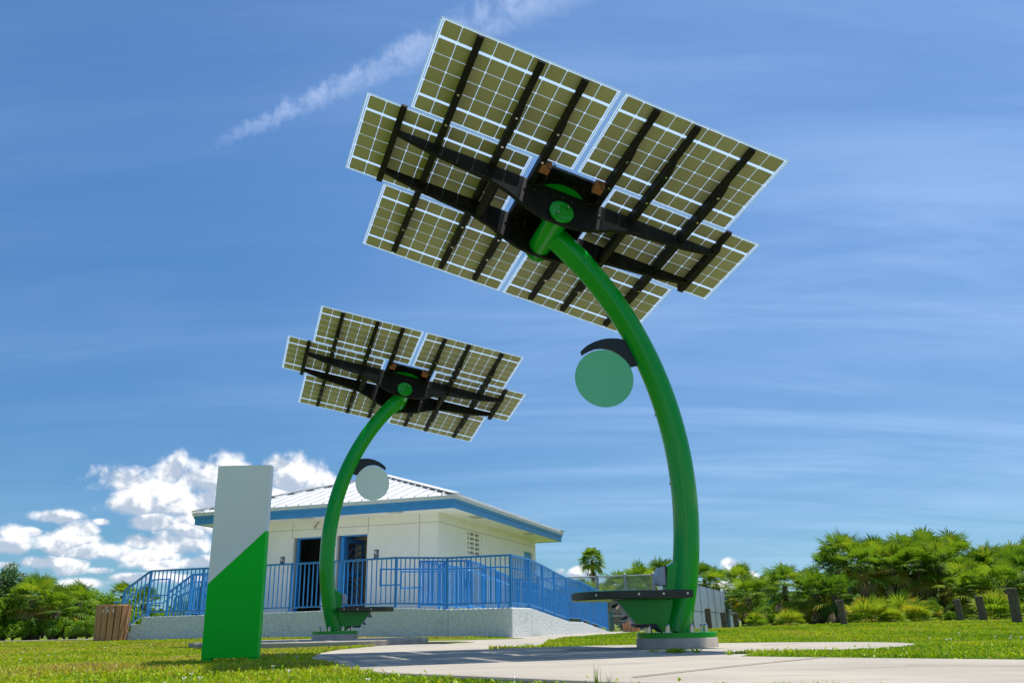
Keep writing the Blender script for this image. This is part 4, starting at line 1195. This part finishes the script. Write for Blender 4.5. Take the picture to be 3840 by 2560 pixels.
def leaf_cloud(n, rad, leaf, lumps=22, flat=0.85, mat='shrub_leaf', tint_lo=0.1, tint_hi=0.9):
    """foliage mass: leaf quads gathered in clumps through an uneven volume"""
    cs = []
    for i in range(lumps):
        v = rng.normal(size=3); v /= np.linalg.norm(v)
        v[2] = abs(v[2]) * 1.0 - 0.12
        cs.append(v * rad * rng.uniform(.35, 1.0) * np.array([1, 1, flat]))
    cs = np.array(cs); rs = rad * rng.uniform(.22, .42, lumps)
    idx = rng.integers(0, lumps, n)
    dv = rng.normal(size=(n, 3)); dv /= np.linalg.norm(dv, axis=1)[:, None]
    p = cs[idx] + dv * (rs[idx] * rng.uniform(.45, 1.05, n) ** .6)[:, None]
    nr = dv + rng.normal(size=(n, 3)) * .55 + np.array([0, 0, .5]); nr /= np.linalg.norm(nr, axis=1)[:, None]
    t1 = np.cross(nr, rng.normal(size=(n, 3))); t1 /= np.linalg.norm(t1, axis=1)[:, None]
    t2 = np.cross(nr, t1)
    sz = leaf * rng.uniform(.6, 1.3, n)[:, None]
    q = np.stack([p - t1 * sz, p + t2 * sz * .5 - t1 * sz * .1, p + t1 * sz, p - t2 * sz * .5 - t1 * sz * .1], 1).reshape(-1, 3)
    lum = rng.uniform(0, 1, lumps)
    tint = np.clip(tint_lo + (tint_hi - tint_lo) * (lum[idx] * .6 + rng.uniform(0, .4, n)), 0, 1)
    return from_arrays('foliage', q, np.arange(n * 4).reshape(-1, 4), mat, tint)
SHRUBS = [leaf_cloud(5200, 1.0, .060), leaf_cloud(5200, 1.0, .052, 26, .8, tint_lo=.35, tint_hi=1.0), leaf_cloud(4500, 1.0, .07, 18, 1.0, tint_lo=0, tint_hi=.6)]
stm = MB()
for i in range(7):
    a = i * 0.9
    stm.tube([(0, 0, -0.6), (0.12 * math.cos(a), 0.12 * math.sin(a), -0.3), (0.5 * math.cos(a), 0.5 * math.sin(a), 0.25)], [.04, .03, .012], 5)
STEMS = stm.mesh('stem'); STEMS.materials.append(MATS['trunk'])

def shrub(px, top, dd, label, group, v=0, wide=1.0, h=None):
    c = at_y(px, top, dd)
    zg = float(ground(c.x, c.y)) - 0.05
    hh = max(0.4, c.z - zg)
    root = thing('shrub', label, 'shrub', (c.x, c.y, zg), random.uniform(0, 6.28), group)
    sc_ = hh / 1.75
    f_ = link('foliage', SHRUBS[v % 3], root, (0, 0, hh * 0.47)); f_.scale = (sc_ * wide, sc_ * wide, sc_ * 1.12)
    st = link('stem', STEMS, root, (0, 0, hh * 0.42)); st.scale = (sc_, sc_, sc_)
    return root

# right-hand thicket
GR = 'fan palms in the right-hand thicket'
right_palms = [(2640, 2170, 60, 2, 1.2), (2690, 2190, 58, 1, 1.2), (2778, 2190, 47, 3, 1.1), (2805, 2235, 42, 1, .95), (2885, 2222, 41, 3, .9), (2943, 2196, 36, 0, 1.0), (3030, 2215, 38, 2, 1.0), (3060, 2225, 35, 1, 1.0),
               (3112, 2135, 38, 1, 1.0), (3130, 2228, 34, 2, 1.0), (3166, 2092, 37, 0, 1.2), (3228, 2120, 36, 3, 1.1), (3285, 2110, 38, 1, 1.1), (3345, 2125, 36, 3, 1.1), (3390, 2090, 37, 0, 1.15), (3440, 2130, 36, 1, 1.1),
               (3475, 2088, 38, 1, 1.15), (3522, 2118, 36, 3, 1.1), (3578, 2088, 37, 0, 1.15), (3625, 2190, 34, 3, 1.0), (3668, 2150, 36, 2, 1.05), (3710, 2130, 36, 0, 1.1), (3662, 2222, 33, 3, 1.0), (3762, 2200, 32, 1, 1.0), (3800, 2140, 35, 0, 1.1), (3840, 2165, 33, 2, 1.1), (3875, 2120, 36, 1, 1.1)]
for i, (px, py, dd, cr, s_) in enumerate(right_palms):
    palm(px, py, dd, 'fan palm, %s from the left in the thicket behind the right lawn' % ORD[i], GR, cr, i if i % 3 else 1, s_)
for i, (px, dd, s_, v) in enumerate([(2835, 34, .7, 0), (2960, 33, .75, 1), (3200, 34, .8, 0), (3255, 31, 1.05, 1), (3300, 32, 1.0, 0), (3390, 32, 1.25, 1), (3445, 31, .85, 0), (3350, 30.5, .7, 1), (3735, 29, 1.15, 0), (3775, 30, 1.0, 1), (3480, 33, .8, 1)]):
    bush(px, 2330, dd, 'low saw palmetto clump, %s from the left at the foot of the right thicket' % ORD[i], 'saw palmettos at the foot of the right thicket', v, s_)
for i, (px, py, dd, v, wd) in enumerate([(2720, 2225, 60, 0, 1.3), (2785, 2250, 52, 2, 1.0), (2830, 2205, 46, 1, 1.1), (2850, 2300, 36, 1, 1.1), (2880, 2265, 38, 1, 1.2), (2920, 2310, 34, 1, 1.1), (2990, 2240, 41, 0, 1.3), (3000, 2300, 36, 0, 1.2), (3080, 2255, 40, 2, 1.3), (3100, 2300, 36, 1, 1.2), (3190, 2200, 41, 2, 1.3), (3270, 2195, 42, 2, 1.3), (3350, 2205, 41, 2, 1.3), (3430, 2195, 42, 2, 1.3), (3500, 2210, 41, 2, 1.3), (3492, 2245, 33, 1, .7), (3560, 2290, 32, 1, .9), (3620, 2250, 37, 2, 1.2), (3700, 2220, 39, 2, 1.3), (3790, 2230, 37, 0, 1.3), (3860, 2230, 36, 2, 1.2), (3420, 2305, 32, 1, .9), (2860, 2175, 46, 0, 1.2), (3160, 2150, 42, 2, 1.0), (2900, 2230, 39, 1, 1.0), (3045, 2175, 44, 0, .9), (3300, 2085, 43, 1, 1.0), (3620, 2115, 42, 1, 1.0), (3740, 2150, 41, 0, 1.1)]):
    shrub(px, py, dd, 'dense green shrub, %s from the left among the right-hand palms' % ORD[i], 'shrubs in the right-hand thicket', v, wd)

# broadleaf crown rising above the right palms, and the tall left tree
def branching(px, top, dd, label, h_crown, wid_, mat, n=6500, leaf=.055):
    c = at_y(px, top, dd)
    zg = float(ground(c.x, c.y)) - 0.05
    H = c.z - zg
    root = thing('broadleaf_tree', label, 'tree', (c.x, c.y, zg), 0)
    tb = MB().tube([(0, 0, -0.1), (0.04, 0, H * .3), (0, 0.05, H * .6), (0.05, 0, H * .92)], [.09, .075, .05, .012], 8)
    for i in range(9):
        a = i * 2.4; z_ = H * (0.28 + 0.065 * i)
        l_ = wid_ * (0.9 - 0.05 * i)
        tb.tube([(0, 0, z_), (math.cos(a) * l_ * .5, math.sin(a) * l_ * .5, z_ + l_ * .35), (math.cos(a) * l_, math.sin(a) * l_, z_ + l_ * .55)], [.04, .025, .008], 5)
    tb.build('trunk', 'trunk', root, True)
    me = leaf_cloud(n, 1.0, leaf, 30, 1.0, mat)
    f_ = link('crown', me, root, (0, 0, H - h_crown * 0.55)); f_.scale = (wid_, wid_, h_crown * 0.5)
    return root
branching(3528, 2012, 39, 'broadleaf tree crown rising above the right-hand palms', 2.4, .95, 'shrub_leaf', 5000)
branching(55, 2112, 30, 'tall loose grey-green tree at the left edge of the photo', 2.2, .75, 'broad_leaf', 4200)
branching(-25, 2150, 29, 'dense dark tree cut by the left edge of the photo', 2.6, .9, 'shrub_leaf', 6000)
# left-hand thicket
for i, (px, py, dd, cr, s_) in enumerate([(126, 2248, 29.3, 1, .85), (160, 2225, 33, 0, .7), (212, 2285, 29.2, 1, .75), (292, 2258, 30.5, 0, .75), (462, 2232, 36, 0, .6), (540, 2262, 37, 2, .8)]):
    palm(px, py, dd, 'fan palm, %s from the left in the left-hand thicket' % ORD[i], 'fan palms in the left-hand thicket', cr, i, s_)
for i, (px, py, dd, v, wd) in enumerate([(-30, 2225, 30, 2, 1.3), (20, 2215, 30.5, 0, 1.3), (72, 2240, 31, 1, 1.2), (180, 2235, 34, 0, 1.3), (240, 2218, 34, 1, 1.4), (300, 2216, 34, 1, 1.4), (355, 2226, 33.5, 0, 1.3), (405, 2236, 33, 1, 1.2), (250, 2320, 28.8, 1, 1.1), (290, 2335, 28.5, 0, 1.1), (335, 2318, 28.6, 1, 1.1), (375, 2300, 30, 1, 1.0), (130, 2325, 28.6, 2, 1.3), (60, 2310, 28.6, 0, 1.4), (205, 2335, 28.5, 2, 1.2), (430, 2275, 32, 1, 1.1), (480, 2280, 35, 0, 1.3), (560, 2290, 38, 0, 1.3), (640, 2290, 40, 1, 1.3)]):
    shrub(px, py, dd, 'dense green shrub, %s from the left in the left-hand thicket' % ORD[i], 'shrubs in the left-hand thicket', v, wd)
# palms and scrub beyond the chain-link fence
for i, (px, py, dd, cr, s_) in enumerate([(2085, 2268, 42, 2, .9), (2140, 2250, 44, 0, .95), (2182, 2242, 42, 3, .9), (2228, 2240, 44, 0, .9), (2288, 2252, 42, 1, .9), (2328, 2206, 46, 0, 1.05), (2365, 2228, 42, 2, 1.0), (2400, 2192, 44, 1, 1.1), (2440, 2215, 46, 0, 1.1), (2482, 2160, 47, 2, 1.15), (2530, 2185, 48, 1, 1.0)]):
    palm(px, py, dd, 'fan palm, %s from the left beyond the chain-link fence' % ORD[i], 'fan palms beyond the chain-link fence', cr, i, s_)
for i, (px, py, dd, v, wd) in enumerate([(2040, 2270, 44, 0, 1.4), (2120, 2245, 46, 1, 1.4), (2200, 2240, 46, 0, 1.4), (2270, 2238, 46, 1, 1.4), (2340, 2245, 46, 0, 1.4), (2410, 2250, 46, 1, 1.4), (2490, 2240, 50, 0, 1.4), (2570, 2240, 56, 0, 1.3), (2640, 2240, 58, 2, 1.3)]):
    shrub(px, py, dd, 'dense green shrub, %s from the left beyond the chain-link fence' % ORD[i], 'shrubs beyond the chain-link fence', v, wd)
# tall slim palm above the fence
tp = at_y(2220, 2098, 74)
zg = float(ground(tp.x, tp.y)) - 0.1
root = thing('tall_palm', 'tall slim palm standing alone above the chain-link fence', 'palm', (tp.x, tp.y, zg), 0.4)
hh = tp.z - zg
MB().tube([(0, 0, 0), (0.03, 0, hh * .5), (0, 0, hh * .92), (0, 0, hh)], [.22, .17, .15, .12], 12).build('trunk', 'trunk', root, True)
tcm = palm_crown(44, .78, .85, lo=-0.75, hi=1.4, green=.40, yellow=.08, nseg=22, droop=.55)
link('crown', tcm, root, (0, 0, hh)).scale = (.92, .92, .92)
link('skirt', SKIRTS[1], root, (0, 0, hh - .1)).scale = (1.1, 1.1, 1.5)

# far wood closing the horizon
n = 26000
th = rng.uniform(-1.0, 1.0, n)
dd_ = rng.uniform(88, 100, n)
x_ = np.sin(th) * dd_; y_ = np.cos(th) * dd_
top_ = 2.6 + 0.9 * np.sin(th * 31) + 0.6 * np.sin(th * 73 + 1)
p = np.stack([x_, y_, rng.uniform(0, 1, n) ** .7 * top_ - 0.1], 1)
nr = rng.normal(size=(n, 3)) + np.array([0, 0, .6]); nr /= np.linalg.norm(nr, axis=1)[:, None]
t1 = np.cross(nr, rng.normal(size=(n, 3))); t1 /= np.linalg.norm(t1, axis=1)[:, None]
t2 = np.cross(nr, t1)
sz = rng.uniform(.15, .4, n)[:, None]
q = np.stack([p - t1 * sz, p + t2 * sz * .6, p + t1 * sz, p - t2 * sz * .6], 1).reshape(-1, 3)
fw_ = link('distant_wood', from_arrays('distant_wood', q, np.arange(n * 4).reshape(-1, 4), 'shrub_leaf', rng.uniform(0, .8, n)))
tag(fw_, 'far belt of green scrub along the horizon', 'wood', None, 'stuff')

# ------------------------------------------------------------------ grass
def inside(poly, x, y):
    res = np.zeros(len(x), bool)
    n = len(poly)
    j = n - 1
    for i in range(n):
        xi, yi = poly[i]; xj, yj = poly[j]
        c = ((yi > y) != (yj > y)) & (x < (xj - xi) * (y - yi) / (yj - yi + 1e-12) + xi)
        res ^= c
        j = i
    return res
deck_poly = np.array([bworld(*p)[:2] for p in ((-10.4, -0.02), (0.02, -0.02), (0.02, 9.4), (-1.5, 9.5), (-3.5, 14), (-10.4, 14))])
def grass_field(y0, y1, dens, hgt, wid_, xpad, bend=0.6):
    xs = lambda y: 0.62 * y + xpad
    A_ = (xs(y0) + xs(y1)) * (y1 - y0)
    n = int(A_ * dens)
    y = np.sqrt(rng.uniform(y0 ** 2, y1 ** 2, n)) if y0 > 0 else rng.uniform(y0, y1, n)
    x = rng.uniform(-1, 1, n) * xs(y)
    ok = np.ones(n, bool)
    for s_ in SLABS: ok &= ~inside(s_, x, y)
    ok &= ~inside(deck_poly, x, y)
    ok &= np.hypot(x - tc1[0], y - tc1[1]) > 0.4
    x, y = x[ok], y[ok]; n = len(x)
    z = ground(x, y)
    patch = np.sin(2.1 * x + 1.3 * y) * np.cos(1.7 * y - .8 * x) + 0.6 * np.sin(5.3 * x + 2) * np.sin(4.7 * y) + 0.5 * np.sin(.6 * x - .5 * y)
    left = sstep(1.0, -3.0, x)                                     # the left lawn is yellower
    h = hgt * rng.uniform(.5, 1.25, n) * (1 + .25 * patch)
    a = rng.uniform(0, 6.283, n)
    d = np.stack([np.cos(a), np.sin(a)], 1)
    lean = rng.uniform(.15, 1.0, n) * bend
    w_ = wid_ * rng.uniform(.6, 1.4, n)
    sx_, sy_ = -d[:, 1] * w_, d[:, 0] * w_
    b0 = np.stack([x - sx_ * .5, y - sy_ * .5, z - .01], 1); b1 = np.stack([x + sx_ * .5, y + sy_ * .5, z - .01], 1)
    mx_, my_, mz = x + d[:, 0] * h * lean * .4, y + d[:, 1] * h * lean * .4, z + h * .62
    m0 = np.stack([mx_ - sx_ * .5, my_ - sy_ * .5, mz], 1); m1 = np.stack([mx_ + sx_ * .5, my_ + sy_ * .5, mz], 1)
    tp_ = np.stack([x + d[:, 0] * h * lean * 1.15, y + d[:, 1] * h * lean * 1.15, z + h * (1 - .25 * lean)], 1)
    V_ = np.stack([b0, b1, m1, m0, tp_], 1).reshape(-1, 3)
    k5 = np.arange(n) * 5
    F4 = np.stack([k5, k5 + 1, k5 + 2, k5 + 3], 1)
    F3 = np.stack([k5 + 3, k5 + 2, k5 + 4, k5 + 4], 1)
    tint = np.clip(.40 + .24 * patch + .20 * left + rng.normal(0, .18, n), 0, 1)
    dry = rng.random(n) < (.03 + .08 * left) * (1 + 1.5 * np.clip(patch, 0, 2))
    tint[dry] = rng.uniform(.86, 1, dry.sum())
    return V_, F4, F3, tint
def build_grass(name, label, zones):
    VV, Q, Tt, off = [], [], [], 0
    TV, TQ, TT = [], [], []
    for zn in zones:
        V_, F4, F3, tint = grass_field(*zn)
        VV.append(V_); Q.append(F4 + off); Tt.append(tint)
        TQ.append(F3[:, :3] + off); TT.append(tint)
        off += len(V_)
    V_ = np.concatenate(VV)
    # tips are triangles: write quads and triangles into one mesh
    Q = np.concatenate(Q); TQ = np.concatenate(TQ); tint = np.concatenate(Tt + TT)
    me = bpy.data.meshes.new(name)
    me.vertices.add(len(V_)); me.vertices.foreach_set('co', V_.astype(np.float32).ravel())
    li = np.concatenate([Q.ravel(), TQ.ravel()]).astype(np.int32)
    me.loops.add(len(li)); me.loops.foreach_set('vertex_index', li)
    tot = np.concatenate([np.full(len(Q), 4), np.full(len(TQ), 3)]).astype(np.int32)
    st = np.concatenate([[0], np.cumsum(tot)[:-1]]).astype(np.int32)
    me.polygons.add(len(tot)); me.polygons.foreach_set('loop_start', st); me.polygons.foreach_set('loop_total', tot)
    at = me.attributes.new('tint', 'FLOAT', 'FACE'); at.data.foreach_set('value', tint.astype(np.float32))
    me.update(); me.validate()
    me.materials.append(MATS['grass_blade'])
    return tag(link(name, me), label, 'grass', None, 'stuff')
build_grass('grass', 'short green and yellowish lawn grass around the concrete', [(2.2, 4.2, 5600, .033, .0080, .3), (4.2, 7.5, 3300, .031, .0090, .4), (7.5, 12, 1150, .033, .014, .5), (12, 20, 480, .032, .024, .8), (20, 34, 150, .032, .045, 1.0)])

# broad weed leaves mixed into the near lawn
n = 4200
y = rng.uniform(2.6, 6.5, n); x = rng.uniform(-1, 1, n) * (.62 * y + .2)
ok = np.ones(n, bool)
for s_ in SLABS: ok &= ~inside(s_, x, y)
x, y = x[ok], y[ok]; n = len(x)
z = ground(x, y) + rng.uniform(.005, .035, n)
a = rng.uniform(0, 6.28, n); d = np.stack([np.cos(a), np.sin(a), rng.uniform(.05, .9, n)], 1); d /= np.linalg.norm(d, axis=1)[:, None]
s_ = np.cross(d, [0, 0, 1.0]); s_ /= np.linalg.norm(s_, axis=1)[:, None]
L_ = rng.uniform(.015, .034, n)[:, None]
p = np.stack([x, y, z], 1)
q = np.stack([p, p + d * L_ * .55 + s_ * L_ * .22, p + d * L_, p + d * L_ * .55 - s_ * L_ * .22], 1).reshape(-1, 3)
wl = link('ground_weeds', from_arrays('ground_weeds', q, np.arange(n * 4).reshape(-1, 4), 'grass_blade', np.clip(rng.normal(.5, .2, n), 0, 1)))
tag(wl, 'small broad weed leaves among the near grass', 'weeds', None, 'stuff')

# wildflowers
fm = MB()
for i in range(5):
    a = i * 1.2566
    fm.poly([(0, 0, 0.035), (0.010 * math.cos(a - .5), 0.010 * math.sin(a - .5), 0.041), (0.016 * math.cos(a), 0.016 * math.sin(a), 0.043), (0.010 * math.cos(a + .5), 0.010 * math.sin(a + .5), 0.041)], [(0, 1, 2, 3)])
fm.tube([(0, 0, -0.01), (0, 0, 0.036)], 0.0012, 4)
FL = fm.mesh('white_flower'); FL.materials.append(MATS['petal'])
patches = {'in the lawn at the far left': [(76, 2475), (137, 2473), (182, 2462), (203, 2451), (393, 2434)],
           'in the grass just below the totem sign': [(690, 2543), (718, 2527), (750, 2541), (915, 2461), (946, 2463)],
           'in the shaded grass right of the totem sign': [(1024, 2504), (1038, 2458), (1053, 2456), (1067, 2456), (1084, 2517), (1115, 2473)],
           'at the near edge of the walkway': [(1380, 2545), (1930, 2541)],
           'in the lawn below the right bollards': [(3485, 2394), (3552, 2404), (3567, 2401), (3596, 2379), (3732, 2390), (3790, 2398), (3792, 2388), (3830, 2395)]}
for where, lst in patches.items():
    for i_, (px, py) in enumerate(lst):
        c = at_z(px, py, 0.02)
        zz = float(ground(c.x, c.y))
        o_ = link('wildflower', FL, None, (c.x, c.y, zz + 0.012), random.uniform(0, 6))
        s_ = 0.8 + c.y * 0.03
        o_.scale = (s_, s_, 1.0)
        tag(o_, 'tiny white wildflower, %s from the left %s' % (ORD[i_], where), 'flower', 'white wildflowers in the lawn')

# upright tufts and weeds on the concrete edge
def tuft(px, py, n, h, label, mat='grass_blade', spread=.03, lean=.25, wid_=.006, z=None, tlo=.1, thi=.6):
    c = at_z(px, py, 0.0)
    zg = float(ground(c.x, c.y)) if z is None else z
    V_, F_, T_ = [], [], []
    for i in range(n):
        a = rng.uniform(0, 6.28); r_ = rng.uniform(0, spread)
        b = np.array([r_ * math.cos(a), r_ * math.sin(a), -.01])
        l_ = rng.normal(0, lean); l2 = rng.normal(0, lean)
        hh_ = h * rng.uniform(.55, 1.05)
        s_ = np.array([math.cos(a + 1.5), math.sin(a + 1.5), 0]) * wid_ * .5
        m_ = b + np.array([l_ * .35, l2 * .35, .55]) * hh_; t_ = b + np.array([l_, l2, 1.0]) * hh_
        k0 = len(V_)
        V_ += [b - s_, b + s_, m_ + s_ * .8, m_ - s_ * .8, t_ + s_ * .1, t_ - s_ * .1]
        F_ += [(k0, k0 + 1, k0 + 2, k0 + 3), (k0 + 3, k0 + 2, k0 + 4, k0 + 5)]
        tv = rng.uniform(tlo, thi); T_ += [tv, min(1, tv + .15)]
    o_ = link('grass_tuft', from_arrays('grass_tuft', V_, F_, mat, T_), None, (c.x, c.y, zg))
    return tag(o_, label, 'grass tuft')
tuft(2238, 2555, 16, .105, 'tall upright grass tuft at the near edge of the walkway', spread=.018, lean=.10, wid_=.0035, tlo=0.05, thi=.4)
tuft(2285, 2552, 14, .075, 'dry brownish grass tuft leaning beside the tall tuft', 'dry_blade', .015, .55, .002)
tuft(2450, 2446, 40, .035, 'yellow-green weed at the left of the pad edge below the footing', spread=.05, lean=.8, wid_=.008, z=.004, tlo=.5, thi=.9)
tuft(2535, 2448, 160, .045, 'low green weed clump on the pad in front of the footing', spread=.10, lean=.7, wid_=.012, z=.004, tlo=0, thi=.35)
tuft(2612, 2448, 24, .05, 'small star-shaped weed right of the low clump', spread=.03, lean=1.0, wid_=.009, z=.004, tlo=.1, thi=.5)
tuft(2735, 2454, 20, .035, 'small sprig of grass on the pad near the right lawn', spread=.03, lean=.9, wid_=.007, z=.004, tlo=.3, thi=.6)
tuft(1977, 2424, 60, .045, 'little green weed tuft at the tip of the grass wedge', spread=.10, lean=.9, wid_=.009, z=.0, tlo=0, thi=.4)
